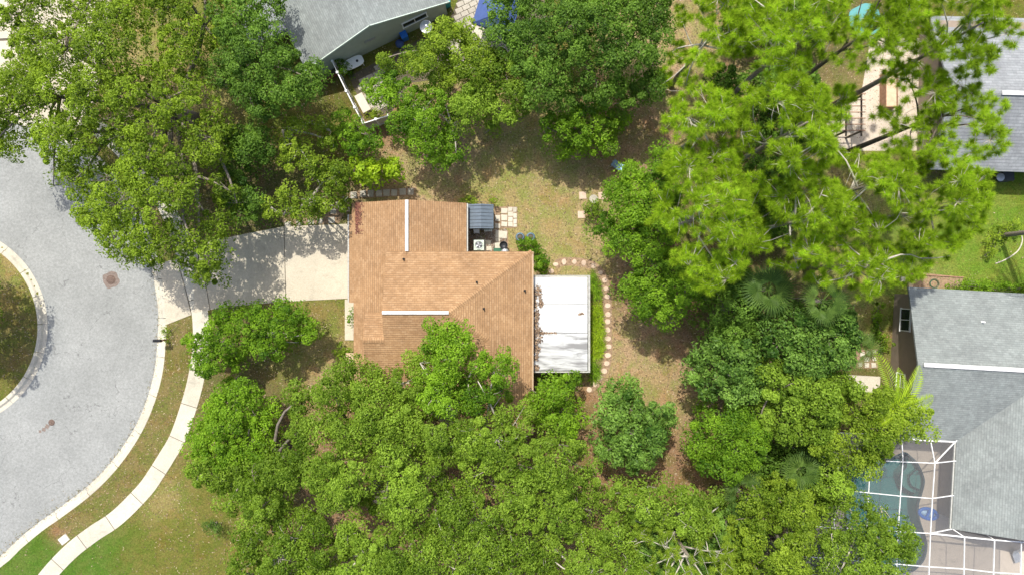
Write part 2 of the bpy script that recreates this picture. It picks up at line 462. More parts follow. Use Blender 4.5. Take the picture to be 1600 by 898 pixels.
# ---- one big sheet of ground, depressed under the road and the pool, tinted by region
gx = np.r_[-300, -200, -130, -90, -70, -58, np.arange(-50, 50.01, .25), 58, 70, 90, 130, 200, 300]
gy = np.r_[-300, -200, -130, -90, -60, -45, np.arange(-34, 34.01, .25), 45, 60, 90, 130, 200, 300]
XX, YY = np.meshgrid(gx, gy)
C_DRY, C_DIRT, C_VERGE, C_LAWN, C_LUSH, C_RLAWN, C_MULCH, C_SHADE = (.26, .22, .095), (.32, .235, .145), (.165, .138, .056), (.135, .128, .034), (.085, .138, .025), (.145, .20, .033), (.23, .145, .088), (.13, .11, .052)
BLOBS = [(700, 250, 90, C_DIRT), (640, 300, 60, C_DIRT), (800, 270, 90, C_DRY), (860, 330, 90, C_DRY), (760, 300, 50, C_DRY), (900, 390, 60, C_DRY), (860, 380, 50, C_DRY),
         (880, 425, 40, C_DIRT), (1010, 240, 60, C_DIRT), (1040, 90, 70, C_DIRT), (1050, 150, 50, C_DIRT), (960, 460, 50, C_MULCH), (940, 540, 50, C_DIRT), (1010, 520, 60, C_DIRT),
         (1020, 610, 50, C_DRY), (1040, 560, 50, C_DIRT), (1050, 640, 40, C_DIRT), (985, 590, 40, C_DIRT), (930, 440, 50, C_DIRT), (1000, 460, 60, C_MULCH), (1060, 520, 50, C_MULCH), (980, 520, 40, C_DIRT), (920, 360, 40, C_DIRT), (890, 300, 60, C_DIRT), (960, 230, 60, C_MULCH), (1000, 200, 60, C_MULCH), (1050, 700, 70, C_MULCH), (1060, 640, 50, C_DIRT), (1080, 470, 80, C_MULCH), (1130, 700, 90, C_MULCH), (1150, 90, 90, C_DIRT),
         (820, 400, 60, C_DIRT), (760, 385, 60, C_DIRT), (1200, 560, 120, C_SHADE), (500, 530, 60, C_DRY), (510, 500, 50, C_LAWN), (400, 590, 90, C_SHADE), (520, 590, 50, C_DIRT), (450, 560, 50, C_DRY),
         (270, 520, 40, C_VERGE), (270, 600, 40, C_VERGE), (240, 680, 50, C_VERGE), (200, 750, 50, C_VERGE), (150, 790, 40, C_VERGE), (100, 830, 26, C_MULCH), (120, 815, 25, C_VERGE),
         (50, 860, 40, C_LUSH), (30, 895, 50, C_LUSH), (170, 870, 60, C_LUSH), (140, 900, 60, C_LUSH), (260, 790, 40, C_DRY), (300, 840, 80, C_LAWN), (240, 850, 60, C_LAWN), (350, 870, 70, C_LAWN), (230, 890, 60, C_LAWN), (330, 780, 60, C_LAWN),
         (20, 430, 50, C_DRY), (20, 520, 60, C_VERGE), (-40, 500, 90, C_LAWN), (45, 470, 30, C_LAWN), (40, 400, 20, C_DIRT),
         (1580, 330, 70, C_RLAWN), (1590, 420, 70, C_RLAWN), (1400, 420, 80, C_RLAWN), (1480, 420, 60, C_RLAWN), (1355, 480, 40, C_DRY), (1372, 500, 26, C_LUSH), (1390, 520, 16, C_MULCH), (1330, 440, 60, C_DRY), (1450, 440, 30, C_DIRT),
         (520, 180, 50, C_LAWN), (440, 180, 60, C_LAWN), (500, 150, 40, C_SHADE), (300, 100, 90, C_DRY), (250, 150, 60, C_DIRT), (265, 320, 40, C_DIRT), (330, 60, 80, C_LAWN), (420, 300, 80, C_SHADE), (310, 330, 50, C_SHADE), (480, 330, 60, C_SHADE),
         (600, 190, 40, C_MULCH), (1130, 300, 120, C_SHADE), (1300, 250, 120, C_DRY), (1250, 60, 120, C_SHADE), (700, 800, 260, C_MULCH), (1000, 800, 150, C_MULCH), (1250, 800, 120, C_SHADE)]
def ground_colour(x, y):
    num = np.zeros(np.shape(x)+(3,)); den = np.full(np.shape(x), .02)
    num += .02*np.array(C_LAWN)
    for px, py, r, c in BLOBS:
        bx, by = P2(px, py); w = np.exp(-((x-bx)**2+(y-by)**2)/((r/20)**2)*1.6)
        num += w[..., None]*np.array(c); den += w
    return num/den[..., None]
inroad = inpoly(XX, YY, road_poly) & (np.hypot(XX-IC[0], YY-IC[1]) > (IR_IN+.3))
inpool = inpoly(XX, YY, pool) | (dist_edge(XX, YY, pool) < .6)
ZZ = np.where(inroad, -.16, 0.0); ZZ = np.where(inpool, -2.2, ZZ)
ny, nx = XX.shape
gv = np.c_[XX.ravel(), YY.ravel(), ZZ.ravel()]
idx = np.arange(nx*ny).reshape(ny, nx)
gf = np.stack([idx[:-1, :-1], idx[:-1, 1:], idx[1:, 1:], idx[1:, :-1]], -1).reshape(-1, 4)
gme = bpy.data.meshes.new('ground')
gme.vertices.add(len(gv)); gme.vertices.foreach_set('co', gv.astype(np.float32).ravel())
gme.loops.add(gf.size); gme.loops.foreach_set('vertex_index', gf.astype(np.int32).ravel())
gme.polygons.add(len(gf)); gme.polygons.foreach_set('loop_start', np.arange(0, gf.size, 4, dtype=np.int32))
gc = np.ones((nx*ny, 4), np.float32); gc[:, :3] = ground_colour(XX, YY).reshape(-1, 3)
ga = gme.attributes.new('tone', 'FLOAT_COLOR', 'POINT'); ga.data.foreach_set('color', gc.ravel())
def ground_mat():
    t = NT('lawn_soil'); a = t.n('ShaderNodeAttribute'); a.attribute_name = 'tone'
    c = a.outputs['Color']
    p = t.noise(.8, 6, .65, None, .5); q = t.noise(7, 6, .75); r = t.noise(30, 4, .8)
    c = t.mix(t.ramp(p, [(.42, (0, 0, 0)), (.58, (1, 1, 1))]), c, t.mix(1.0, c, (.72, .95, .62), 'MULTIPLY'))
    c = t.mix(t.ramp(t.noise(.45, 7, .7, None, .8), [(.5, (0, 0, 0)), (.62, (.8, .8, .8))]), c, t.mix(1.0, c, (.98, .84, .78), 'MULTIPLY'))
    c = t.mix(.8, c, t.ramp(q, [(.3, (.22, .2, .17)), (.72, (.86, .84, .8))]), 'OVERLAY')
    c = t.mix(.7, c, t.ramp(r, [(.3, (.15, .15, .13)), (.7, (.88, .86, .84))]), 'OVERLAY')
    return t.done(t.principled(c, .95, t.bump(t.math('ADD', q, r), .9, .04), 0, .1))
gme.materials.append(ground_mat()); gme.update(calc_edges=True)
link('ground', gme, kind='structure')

def sheet(name, poly, z, mat, kind='structure', parent=None):
    b = MB(); p = [tuple(q) for q in poly]; n = len(p)
    ar = sum(p[i][0]*p[(i+1) % n][1]-p[(i+1) % n][0]*p[i][1] for i in range(n))
    if ar < 0: p = p[::-1]
    b.add([(x, y, z) for x, y in p], [tuple(range(n))])
    return b.build(name, mat, parent, kind)

sheet('road', road_poly, -.125, M['asphalt'])

# ---- kerbs: real profile, cast in sections
def kerb(name, path, side, piece, w=.72):
    path = np.asarray(path); nn = normals2(path)*side
    prof = [(0.0, -.20), (0.0, -.117), (.30, -.105), (.42, .012), (.50, .022), (w-.02, .022), (w, .010), (w, -.20)]
    base = None; n = len(path); i = 0; bed = MB()
    for k in range(n-1):
        a, b_ = path[k], path[k+1]
        bed.add([(a[0]+nn[k][0]*.01, a[1]+nn[k][1]*.01, -.17), (b_[0]+nn[k+1][0]*.01, b_[1]+nn[k+1][1]*.01, -.17),
                 (b_[0]+nn[k+1][0]*(w-.02), b_[1]+nn[k+1][1]*(w-.02), -.15), (a[0]+nn[k][0]*(w-.02), a[1]+nn[k][1]*(w-.02), -.15)], [(0, 1, 2, 3)])
    root = bed.build(name, M['joint'], None, 'structure')
    while i < n-1:
        j = min(n-1, i+piece); m = MB(); rows = []
        for k in range(i, j+1):
            p = path[k].copy()
            if k == i and i > 0: d = path[k+1]-path[k]; p = p+d/np.hypot(*d)*.028
            if k == j and j < n-1: d = path[k]-path[k-1]; p = p-d/np.hypot(*d)*.02
            rows.append([(p[0]+nn[k][0]*s, p[1]+nn[k][1]*s, z) for s, z in prof])
        L = len(prof); vs_ = [v for r_ in rows for v in r_]; fs_ = []
        for r_ in range(len(rows)-1):
            for q in range(L-1): fs_.append((r_*L+q, r_*L+q+1, (r_+1)*L+q+1, (r_+1)*L+q))
        fs_.append(tuple(range(L))); fs_.append(tuple((len(rows)-1)*L+q for q in range(L))[::-1])
        m.add(vs_, fs_); m.build('kerb_stone', M['conc'], root); i = j
    return root
vis = road_edge[(road_edge[:, 0] > -46)]
VN = normals2(vis)
kerb('street_kerb', vis, 1, 6)
ang = np.linspace(R(-100), R(100), 60)
ring = np.c_[IC[0]+IR_OUT*np.cos(ang), IC[1]+IR_OUT*np.sin(ang)]
kerb('island_kerb', ring, -1, 5, .70)

# ---- sidewalk slabs
def slabs(name, path, nn, width, step, mat, z=.03, skip=None):
    bed = MB(); n = len(path)
    for k in range(n-1):
        bed.add([(*(path[k]+nn[k]*.02), .006), (*(path[k+1]+nn[k+1]*.02), .006), (*(path[k+1]+nn[k+1]*(width-.02)), .006), (*(path[k]+nn[k]*(width-.02)), .006)], [(0, 1, 2, 3)])
    root = bed.build(name, M['joint'], None, 'structure'); i = 0
    while i < n-1:
        j = min(n-1, i+step); L = []; Rr = []
        for k in range(i, j+1):
            p = path[k].copy()
            d = path[min(k+1, n-1)]-path[max(k-1, 0)]; d = d/np.hypot(*d)
            if k == i: p = p+d*.024
            if k == j: p = p-d*.024
            L.append(tuple(p)); Rr.append(tuple(p+nn[k]*width))
        MB().prism(L+Rr[::-1], .004, z, .006).build('pavement_slab', mat, root); i = j
    return root
slabs('pavement', walk, walk_n, 1.28, 9, M['conc'])

# ---- driveway
dr = sheet('driveway', [P2(*p) for p in [(243, 414), (277, 408), (322, 380), (443, 356), (544, 352), (544, 464), (365, 476), (328, 481), (300, 489), (259, 505)]], .0035, M['joint'])
for poly in ([(444.5, 354), (545, 350), (545, 466), (447.5, 471)], [(323, 377.5), (443.5, 354), (446.5, 471), (365, 478), (329, 483.5), (320, 430)],
             [(249, 412), (276, 404), (289, 450), (299, 491.5), (260, 507), (258, 480), (254, 440)], [(303, 388), (322, 378), (319, 430), (328, 484), (303, 488)]):
    MB().prism([P2(*p) for p in poly], .004, .034, .006).build('slab', M['conc_drive'], dr)
# front walk by the house
fw = sheet('front_walk', [P2(*p) for p in [(540, 468), (551, 468), (551, 530), (540, 530)]], .0035, M['joint'])
for y0, y1 in ((467.5, 498), (498.5, 531)):
    MB().prism([P2(*p) for p in [(539, y0), (560, y0), (560, y1), (539, y1)]], .005, .06, .006).build('slab', M['conc_drive'], fw)
# neighbour's concrete apron top left
nd = sheet('neighbour_driveway', [P2(*p) for p in [(-200, -200), (190, -200), (170, 60), (150, 160), (112, 214), (60, 192), (0, 178), (-85, 172), (-200, 172)]], .0035, M['joint'])
for poly in ([(-200, -200), (18, -200), (18, 60), (-200, 70)], [(20, -200), (188, -200), (168, 60), (20, 62)], [(-200, 72), (18, 64), (10, 176), (-85, 170), (-200, 170)], [(20, 65), (167, 63), (148, 158), (110, 210), (60, 188), (13, 177)]):
    MB().prism([P2(*p) for p in poly], .004, .034, .006).build('slab', M['conc_drive'], nd)

# ---- manhole and valve covers, brown patches on the asphalt
def blob(px, py, r, lob, n=28, ph=0.0, ax=1.0):
    return [P2(px+(r*(1+lob*math.sin(4*t+ph)+lob*.5*math.sin(7*t+1+ph)))*math.cos(t)*ax, py+(r*(1+lob*math.sin(4*t+ph)+lob*.5*math.sin(7*t+1+ph)))*math.sin(t)) for t in [2*math.pi*k/n for k in range(n)]]
mh = empty('manhole_cover', P(172, 437, -.12), 'round rusty manhole cover in a brown patch in the grey street near the driveway mouth', 'manhole cover')
MB().prism(blob(172, 437, 13, .08), -.135, -.120).build('patch', M['rust_patch'], mh)
m = MB(); c = P(172, 437); m.lathe((c.x, c.y, -.12), [(.36, 0), (.36, .012), (.33, .012), (.325, .004), (.31, .004), (.30, .014), (.12, .016), (.03, .016)], 28); m.build('cover', M['rust'], mh)
vc = empty('valve_cover', P(79, 660, -.12), 'small round brown valve cover with a rusty streak trailing from it in the street', 'valve cover')
m = MB(); c = P(79, 660); m.lathe((c.x, c.y, -.122), [(.25, 0), (.25, .012), (.2, .016), (.03, .016)], 20); m.build('cover', M['rust'], vc)
m = MB()
for (a, b_, r_) in ((72, 666, 3.6), (67, 671, 3.2), (61, 674, 2.4)): m.prism(blob(a, b_, r_, .22, 14, a), -.133, -.1212-.0008*(a == 67))
m.build('patch', M['rust_patch'], vc)
# utility meter box lid in the verge
u = empty('meter_box', P(100, 842), 'small white square utility box lid between kerb and pavement', 'utility box', rz=R(38))
MB().box((0, 0, .03), (.66, .48, .06), 0, .96).build('lid', M['white'], u, local=True)
MB().box((0, 0, .012), (.78, .60, .03)).build('frame', M['conc_old'], u, local=True)

# ---- mailbox on its post at the kerb
c = P(262, 530)
mb = empty('mailbox', c, 'black mailbox on a post at the kerb beside the driveway mouth', 'mailbox')
MB().box((0, 0, .55), (.10, .10, 1.1)).build('post', M['wood'], mb, local=True)
m = MB(); m.box((-.12, 0, 1.14), (.62, .16, .05)); m.build('bracket', M['wood'], mb, local=True)
m = MB(); prof = [(-.11, 1.17), (.11, 1.17), (.11, 1.30), (.085, 1.36), (.04, 1.395), (-.04, 1.395), (-.085, 1.36), (-.11, 1.30)]
vs_ = [(-.42, y, z) for y, z in prof]+[(.14, y, z) for y, z in prof]; n = 8
m.add(vs_, [tuple(range(n))[::-1], tuple(range(n, 2*n))]+[(i, (i+1) % n, n+(i+1) % n, n+i) for i in range(n)])
m.build('box', M['blackmetal'], mb, local=True)
MB().box((-.435, 0, 1.28), (.025, .20, .19)).build('door', M['dark'], mb, local=True)
MB().box((-.05, -.13, 1.34), (.16, .012, .07)).build('flag', M['rust'], mb, local=True)

# ------------------------------------------------------------------ roofs and houses
def slope(name, poly, plane, uvd, th, mat, parent, drop=0.0):
    """poly: plan outline; plane(x,y)->z; uvd: unit downslope direction in plan; slab of thickness th"""
    n = len(poly); p = list(poly)
    ar = sum(p[i][0]*p[(i+1) % n][1]-p[(i+1) % n][0]*p[i][1] for i in range(n))
    if ar < 0: p = p[::-1]
    vs_ = [(x, y, plane(x, y)-th) for x, y in p]+[(x, y, plane(x, y)) for x, y in p]
    fs_ = [tuple(range(n))[::-1], tuple(range(n, 2*n))]+[(i, (i+1) % n, n+(i+1) % n, n+i) for i in range(n)]
    me = bpy.data.meshes.new(name); me.from_pydata(vs_, [], fs_); me.materials.append(mat)
    k = math.sqrt(1+(plane(uvd[0], uvd[1])-plane(0, 0))**2)
    uvl = me.uv_layers.new(name='UVMap')
    for lo in me.loops:
        v = me.vertices[lo.vertex_index].co
        uvl.data[lo.index].uv = (v.x*uvd[1]-v.y*uvd[0], -(v.x*uvd[0]+v.y*uvd[1])*k)
    me.update(); o = link(name, me, parent); return o

hs = empty('house', (-5, -1, 0), 'tan single storey house with a brown shingle roof in the middle of the lot', 'house')
SB = M['shingle_brown']
# planes (world): garage wing ridge x=-7.63
gE = lambda x, y: 2.5+.30*(-3.376-x)
gW = lambda x, y: 2.5+.30*(x+12.0)
mN = lambda x, y: 3.7+.367*(2.605-y)
mS = lambda x, y: 5.3+.367*(y+1.755)
mE = lambda x, y: 3.7+.2755*(1.442-x)
sW = lambda x, y: 3.7+.367*(x+4.17)      # south wing west slope
s2N = lambda x, y: 4.57-.367*(y+3.75)
slope('roof_slope', [(-7.63, 6.36), (-3.376, 6.28), (-3.376, 2.3), (-7.63, 2.3)], gE, (1, 0), .16, SB, hs)
slope('roof_slope', [(-11.93, 6.28), (-7.632, 6.36), (-7.632, 2.3), (-8.9, 2.3), (-8.9, -1.9), (-10.4, -1.9), (-10.4, -5.62), (-11.78, -5.62), (-11.78, -1.12), (-12.14, -1.12), (-12.14, 5.42), (-11.93, 5.42)], gW, (-1, 0), .16, SB, hs)
slope('roof_slope', [(-9.15, 2.605), (1.442, 2.605), (-4.365, -1.755), (-9.15, -1.755)], mN, (0, 1), .18, SB, hs)
slope('roof_slope', [(1.442, 2.605), (1.442, -10.6), (-1.72, -10.6), (-1.72, -3.78), (-4.365, -1.755)], mE, (1, 0), .18, SB, hs)
slope('roof_slope', [(-9.15, -1.755), (-4.365, -1.755), (-1.72, -3.78), (-4.1, -6.15), (-4.1, -7.4), (-9.15, -7.4)], mS, (0, -1), .18, SB, hs)
slope('roof_slope', [(-9.153, -3.75), (-9.153, -7.4), (-10.65, -7.4), (-10.65, -3.75)], mS, (0, -1), .18, SB, hs)
slope('roof_slope', [(-10.65, -3.75), (-9.1, -3.75), (-9.1, -1.80), (-10.65, -1.80)], s2N, (0, 1), .18, SB, hs)
slope('roof_slope', [(-1.722, -3.78), (-1.722, -10.6), (-4.15, -10.6), (-4.15, -6.15)], sW, (-1, 0), .18, SB, hs)
MBs = MB().prism([(-12.36, -4.86), (-11.0, -4.86), (-11.0, -5.62), (-12.36, -5.62)], 2.42, 2.56)
o = MBs.build('porch_roof', M['fascia'], hs)
# hip caps
def cap(a, b, w=.36, mat=SB, parent=hs, name='hip_cap', lift=.03):
    a = Vector(a); b = Vector(b); d = (b-a).normalized(); s = Vector((d.y, -d.x, 0)).normalized()*w/2
    vs_ = [a-s+Vector((0, 0, lift-.055)), a+Vector((0, 0, lift)), a+s+Vector((0, 0, lift-.055)), b-s+Vector((0, 0, lift-.055)), b+Vector((0, 0, lift)), b+s+Vector((0, 0, lift-.055))]
    vs_ += [v-Vector((0, 0, .08)) for v in vs_]
    me = bpy.data.meshes.new(name)
    me.from_pydata([tuple(v) for v in vs_], [], [(0, 3, 4, 1), (1, 4, 5, 2), (0, 1, 7, 6), (1, 2, 8, 7), (4, 3, 9, 10), (5, 4, 10, 11), (3, 0, 6, 9), (2, 5, 11, 8)])
    uvl = me.uv_layers.new(name='UVMap')
    for lo in me.loops:
        v = me.vertices[lo.vertex_index].co-a; uvl.data[lo.index].uv = ((lo.vertex_index % 3)*.14, v.dot(d))
    me.materials.append(mat); me.update(); return link(name, me, parent)
cap((1.442, 2.605, 3.7), (-4.365, -1.755, 5.3)); cap((-4.365, -1.755, 5.3), (-1.72, -3.78, 4.57)); cap((-1.72, -3.78, 4.57), (-1.72, -10.6, 4.57)); cap((-10.65, -3.75, 4.57), (-9.15, -3.75, 4.57))
def ridge_vent(a, b, w=.23, mat=None, parent=hs):
    m = MB(); m.bar(Vector(a)+Vector((0, 0, .035)), Vector(b)+Vector((0, 0, .035)), w, .06); m.bar(Vector(a)+Vector((0, 0, .075)), Vector(b)+Vector((0, 0, .075)), w*.55, .03)
    return m.build('ridge_vent', mat or M['vent_white'], parent)
ridge_vent((-7.63, 6.33, 3.79), (-7.63, 2.62, 3.79)); ridge_vent((-9.13, -1.755, 5.3), (-4.45, -1.755, 5.3))
# walls
Wt = M['wall_tan']
m = MB()
m.prism([(-11.5, 5.95), (-3.8, 5.95), (-3.8, 2.2), (-8.7, 2.2), (-8.7, -1.4), (-11.5, -1.4)], 0, 2.36)
m.prism([(-8.7, 2.2), (1.0, 2.2), (1.0, -7.0), (-8.7, -7.0)], 0, 3.42)
m.prism([(-11.2, -1.5), (-8.72, -1.5), (-8.72, -7.0), (-10.3, -7.0), (-10.3, -5.2), (-11.2, -5.2)], 0, 2.5)
m.prism([(-10.25, -2.1), (-8.75, -2.1), (-8.75, -6.9), (-10.25, -6.9)], 2.5, 3.3)
m.prism([(-3.8, -7.02), (1.0, -7.02), (1.0, -10.2), (-3.8, -10.2)], 0, 3.4)
m.add([(-8.85, 2.2, 3.4), (-8.85, -5.7, 3.4), (-8.85, -1.755, 5.0), (-8.7, 2.2, 3.4), (-8.7, -5.7, 3.4), (-8.7, -1.755, 5.0)], [(0, 2, 1), (3, 4, 5), (0, 1, 4, 3), (1, 2, 5, 4), (2, 0, 3, 5)])
m.add([(-11.4, 5.95, 2.3), (-3.8, 5.95, 2.3), (-7.63, 5.95, 3.55), (-11.4, 5.8, 2.3), (-3.8, 5.8, 2.3), (-7.63, 5.8, 3.55)], [(0, 1, 2), (5, 4, 3), (0, 3, 4, 1), (1, 4, 5, 2), (2, 5, 3, 0)])
m.build('wall', Wt, hs)
gd = MB()
for i in range(4): gd.box((-11.53, 2.3, .32+i*.56), (.06, 4.9, .53))
gd.build('garage_door', M['white'], hs)
f = MB().box((-11.23, -2.6, 1.05), (.06, .95, 2.1)).build('front_door', M['wood'], hs)
MB().box((-11.28, -2.25, 1.0), (.06, .05, .12)).build('handle', M['galv'], f)
def window(parent, c, size, rz, bars=1, sub='z'):
    w, h = size; m = MB(); ca, sa = math.cos(rz), math.sin(rz)
    def off(a, d, z): return (c[0]+a*ca-d*sa, c[1]+a*sa+d*ca, c[2]+z)
    m.box(off(0, 0, h/2), (w+.12, .10, .07), rz); m.box(off(0, 0, -h/2), (w+.16, .14, .08), rz)
    m.box(off(-w/2, 0, 0), (.07, .095, h-.08), rz); m.box(off(w/2, 0, 0), (.07, .095, h-.08), rz)
    if sub == 'z': m.box(off(0, 0, 0), (w-.07, .08, .05), rz)
    else: m.box(off(0, 0, 0), (.05, .08, h-.08), rz)
    fr = m.build('window', M['white'], parent)
    MB().box(off(0, 0, 0), (w, .03, h), rz).build('pane', M['glass'], fr); return fr
window(hs, (-6, 5.97, 1.4), (1.2, 1.0), 0); window(hs, (-11.23, -4.2, 1.4), (1.1, 1.1), math.pi/2); window(hs, (-2, -10.22, 1.4), (1.5, 1.1), 0, 1, 'x')
# gutters along eaves (thin grey line on east and west eaves)
MB().bar((1.51, 2.6, 3.60), (1.51, -10.6, 3.60), .10, .12).build('gutter', M['fascia'], hs)
MB().bar((-12.20, 5.42, 2.38), (-12.20, -1.12, 2.38), .10, .12).build('gutter', M['gutter'], hs)
MB().bar((-3.32, 6.25, 2.42), (-3.32, 2.65, 2.42), .09, .11).build('gutter', M['gutter'], hs)
def pipe(x, y, z, parent=hs, r=.055, h=.3, mat=None):
    m = MB(); m.lathe((x, y, z-.1), [(.10, .0), (.085, .12), (r+.01, .16), (r, .17), (r, h+.1), (r*.7, h+.1), (r*.7, h-.05)], 12); return m.build('vent_pipe', mat or M['dark'], parent)
for px, py, pl in ((631, 405, mN), (745, 441, mN), (756, 482, mE), (820, 454, mE), (822, 455, mE)):
    if px == 822: continue
    h_ = 4.4
    for _ in range(6): x_, y_ = P2(px, py, h_); h_ = pl(x_, y_)
    pipe(x_, y_, h_)
h_ = 3.0; x_, y_ = P2(561, 554, 2.6); pipe(x_, y_, gW(x_, y_))

# ---- white flat roof over the back porch
pr = empty('porch', P(877, 505), 'screened back porch with a flat white stained panel roof', 'porch')
def rect(px0, py0, px1, py1, h): return [P2(px0, py0, h), P2(px1, py0, h), P2(px1, py1, h), P2(px0, py1, h)]
HP = 2.75
for (a, b_) in ((432.5, 474.5), (475, 519.6), (520.3, 578.5)):
    MB().prism(rect(832, a, 918, b_, HP), HP-.09, HP, .006).build('roof_panel', M['patio_roof'], pr)
for r_ in ((832, 430, 922, 431.6), (832, 579.4, 922, 581.5), (919, 431.8, 922, 579.2)):
    MB().prism(rect(*r_, HP), HP-.16, HP+.035).build('gutter', M['gutter'], pr)
m = MB(); x0, y0 = P2(840, 438, HP); x1, y1 = P2(914, 574, HP)
for (x_, y_) in ((x0+1.5, y0), (x1, y0), (x1, (y0+y1)/2), (x1, y1), ((x0+x1)/2, y1), ((x0+x1)/2, y0), (x0+.4, y1), (x1, y0*.6+y1*.4-.9)):
    MB().box((x_, y_, (HP-.17)/2), (.09, .09, HP-.17)).build('post', M['white'], pr)
m = MB(); m.add([(x1, y0, .1), (x1, y1, .1), (x1, y1, HP-.18), (x1, y0, HP-.18)], [(0, 1, 2, 3)]); m.add([(x0, y1, .1), (x1, y1, .1), (x1, y1, HP-.18), (x0, y1, HP-.18)], [(0, 1, 2, 3)]); m.build('screen', M['screen'], pr)
MB().prism(rect(836, 437, 915, 575, HP), .004, .10, .01).build('floor', M['conc_old'], pr)
# leaf litter stuck on the porch roof along the house eave
def litter(name, pts, size, cols, mat, tilt=.5, label=None):
    n = len(pts); a = rng.uniform(0, 2*np.pi, n); s = rng.uniform(*size, n); dz = rng.uniform(-tilt, tilt, (n, 2))
    c, sn = np.cos(a), np.sin(a); v = np.empty((n, 4, 3))
    for k, (u, w) in enumerate(((-1, 0), (0, -.5), (1, 0), (0, .5))):
        v[:, k, 0] = pts[:, 0]+s*(u*c-w*sn); v[:, k, 1] = pts[:, 1]+s*(u*sn+w*c); v[:, k, 2] = pts[:, 2]+s*(u*dz[:, 0]+w*dz[:, 1])+s*.3
    col = np.array(cols)[rng.integers(0, len(cols), n)]*rng.uniform(.6, 1.25, (n, 1))
    o = link(name, np_mesh(name, v.reshape(-1, 3), 4, mat, col=col), None, 'stuff')
    if label: o['label'] = label
    return o
BROWNS = [(.20, .14, .10), (.30, .21, .14), (.14, .09, .06), (.38, .27, .17), (.10, .08, .06)]
cl = []
for k in range(70):
    py = rng.uniform(447, 560); wdt = 5+8*abs(math.sin((py-440)*.055)); px = 834+rng.uniform(0, 1)**1.5*wdt
    nn_ = int(rng.integers(8, 26)); q = rng.normal(0, 1, (nn_, 2))*2.2
    for a_, b_ in q: cl.append((*P2(max(833.5, px+a_*.8), py+b_, HP), HP+.015+abs(rng.normal(0, .03))))
for k in range(90): cl.append((*P2(rng.uniform(838, 870), 519.8+rng.normal(0, .7), HP), HP+.015))
for k in range(40): cl.append((*P2(915+rng.normal(-6, 2)-1, 490+rng.normal(0, .8), HP), HP+.015))
for k in range(120): cl.append((*P2(836+abs(rng.normal(0, 2.5)), 574+rng.normal(0, 2.2), HP), HP+.02+rng.uniform(0, .04)))
litter('leaf_litter', np.array(cl), (.035, .10), BROWNS, M['litter'], label='brown leaf litter piled on the white porch roof along the house eave')
cl = []
for k in range(900):
    px, py = 555+abs(rng.normal(0, 5)), rng.uniform(316, 366)
    if rng.uniform() < .35+.65*math.sin((py-316)*.06+.8)**2:
        x_, y_ = P2(px, py, 2.7); cl.append((x_, y_, gW(x_, y_)+.015))
litter('leaf_litter', np.array(cl), (.03, .08), [(.18, .07, .05), (.25, .11, .07), (.12, .06, .045)], M['litter'], label='dark leaf litter on the corner of the brown garage roof')

# ------------------------------------------------------------------ house to the east (grey roof, brown wall)
def frame(origin, ang):
    u = (math.cos(ang), math.sin(ang)); v = (-u[1], u[0])
    return lambda a, b: (origin[0]+a*u[0]+b*v[0], origin[1]+a*u[1]+b*v[1]), lambda x, y: ((x-origin[0])*u[0]+(y-origin[1])*u[1], (x-origin[0])*v[0]+(y-origin[1])*v[1]), u, v
SG = M['shingle_grey']
o_, t2, ue, ve = None, None, None, None
FR, inv, ue, ve = frame(P2(1441, 569, 4.8), R(-3.2))
eh = empty('house', (*FR(6, -3), 0), 'brown stucco house with a grey shingle roof beside the screened pool', 'house')
neg = lambda t: (-t[0], -t[1])
slope('roof_slope', [FR(-.3, 0), FR(-.0, 5.5), FR(18, 5.5), FR(18, 0)], lambda x, y: 2.6+.4*(5.5-inv(x, y)[1]), ve, .16, SG, eh)
slope('roof_slope', [FR(-.3, -.002), FR(0, -5.7), FR(4.2, -5.7), FR(9.7, -.002)], lambda x, y: 4.8+.386*inv(x, y)[1], neg(ve), .16, SG, eh)
slope('roof_slope', [FR(4.2, -5.7), FR(4.2, -12.25), FR(9.7, -12.25), FR(9.7, -.004)], lambda x, y: 2.6+.4*(inv(x, y)[0]-4.2), neg(ue), .16, SG, eh)
slope('roof_slope', [FR(9.703, -.004), FR(9.703, -12.25), FR(15.2, -12.25), FR(15.2, -5.7)], lambda x, y: 4.8-.4*(inv(x, y)[0]-9.7), ue, .16, SG, eh)
slope('roof_slope', [FR(9.706, -.004), FR(18, -.004), FR(18, -5.7), FR(15.2, -5.7)], lambda x, y: 4.8+.386*inv(x, y)[1], neg(ve), .16, SG, eh)
ridge_vent((*FR(0.1, 0), 4.8), (*FR(9.5, 0), 4.8), .30, parent=eh)
m = MB()
m.prism([FR(.45, 5.0), FR(17.5, 5.0), FR(17.5, -5.3), FR(.45, -5.3)], 0, 2.40)
m.prism([FR(4.7, -5.32), FR(14.7, -5.32), FR(14.7, -11.8), FR(4.7, -11.8)], 0, 2.38)
a_, b_, c_ = FR(.45, 5.0), FR(.45, -5.3), FR(.45, 0); a2, b2, c2 = FR(.6, 5.0), FR(.6, -5.3), FR(.6, 0)
m.add([(*a_, 2.39), (*b_, 2.39), (*c_, 4.6), (*a2, 2.39), (*b2, 2.39), (*c2, 4.6)], [(0, 2, 1), (3, 4, 5), (0, 1, 4, 3), (1, 2, 5, 4), (2, 0, 3, 5)])
m.build('wall', M['wall_brown'], eh)
wc = FR(.42, 0)
def onwall(py, h): return (FR(.42, 0)[0]-.0, 0)
window(eh, (*FR(.40, 3.05), 1.75), (1.65, 1.25), R(90-3.2), 1, 'x'); window(eh, (*FR(.40, -1.55), 1.55), (1.0, 1.0), R(90-3.2))
MB().bar((*FR(4.13, -5.75), 2.5), (*FR(4.13, -12.2), 2.5), .11, .13).build('gutter', M['gutter'], eh)
MB().bar((*FR(0, -5.78), 2.5), (*FR(4.2, -5.78), 2.5), .11, .13).build('gutter', M['white'], eh)
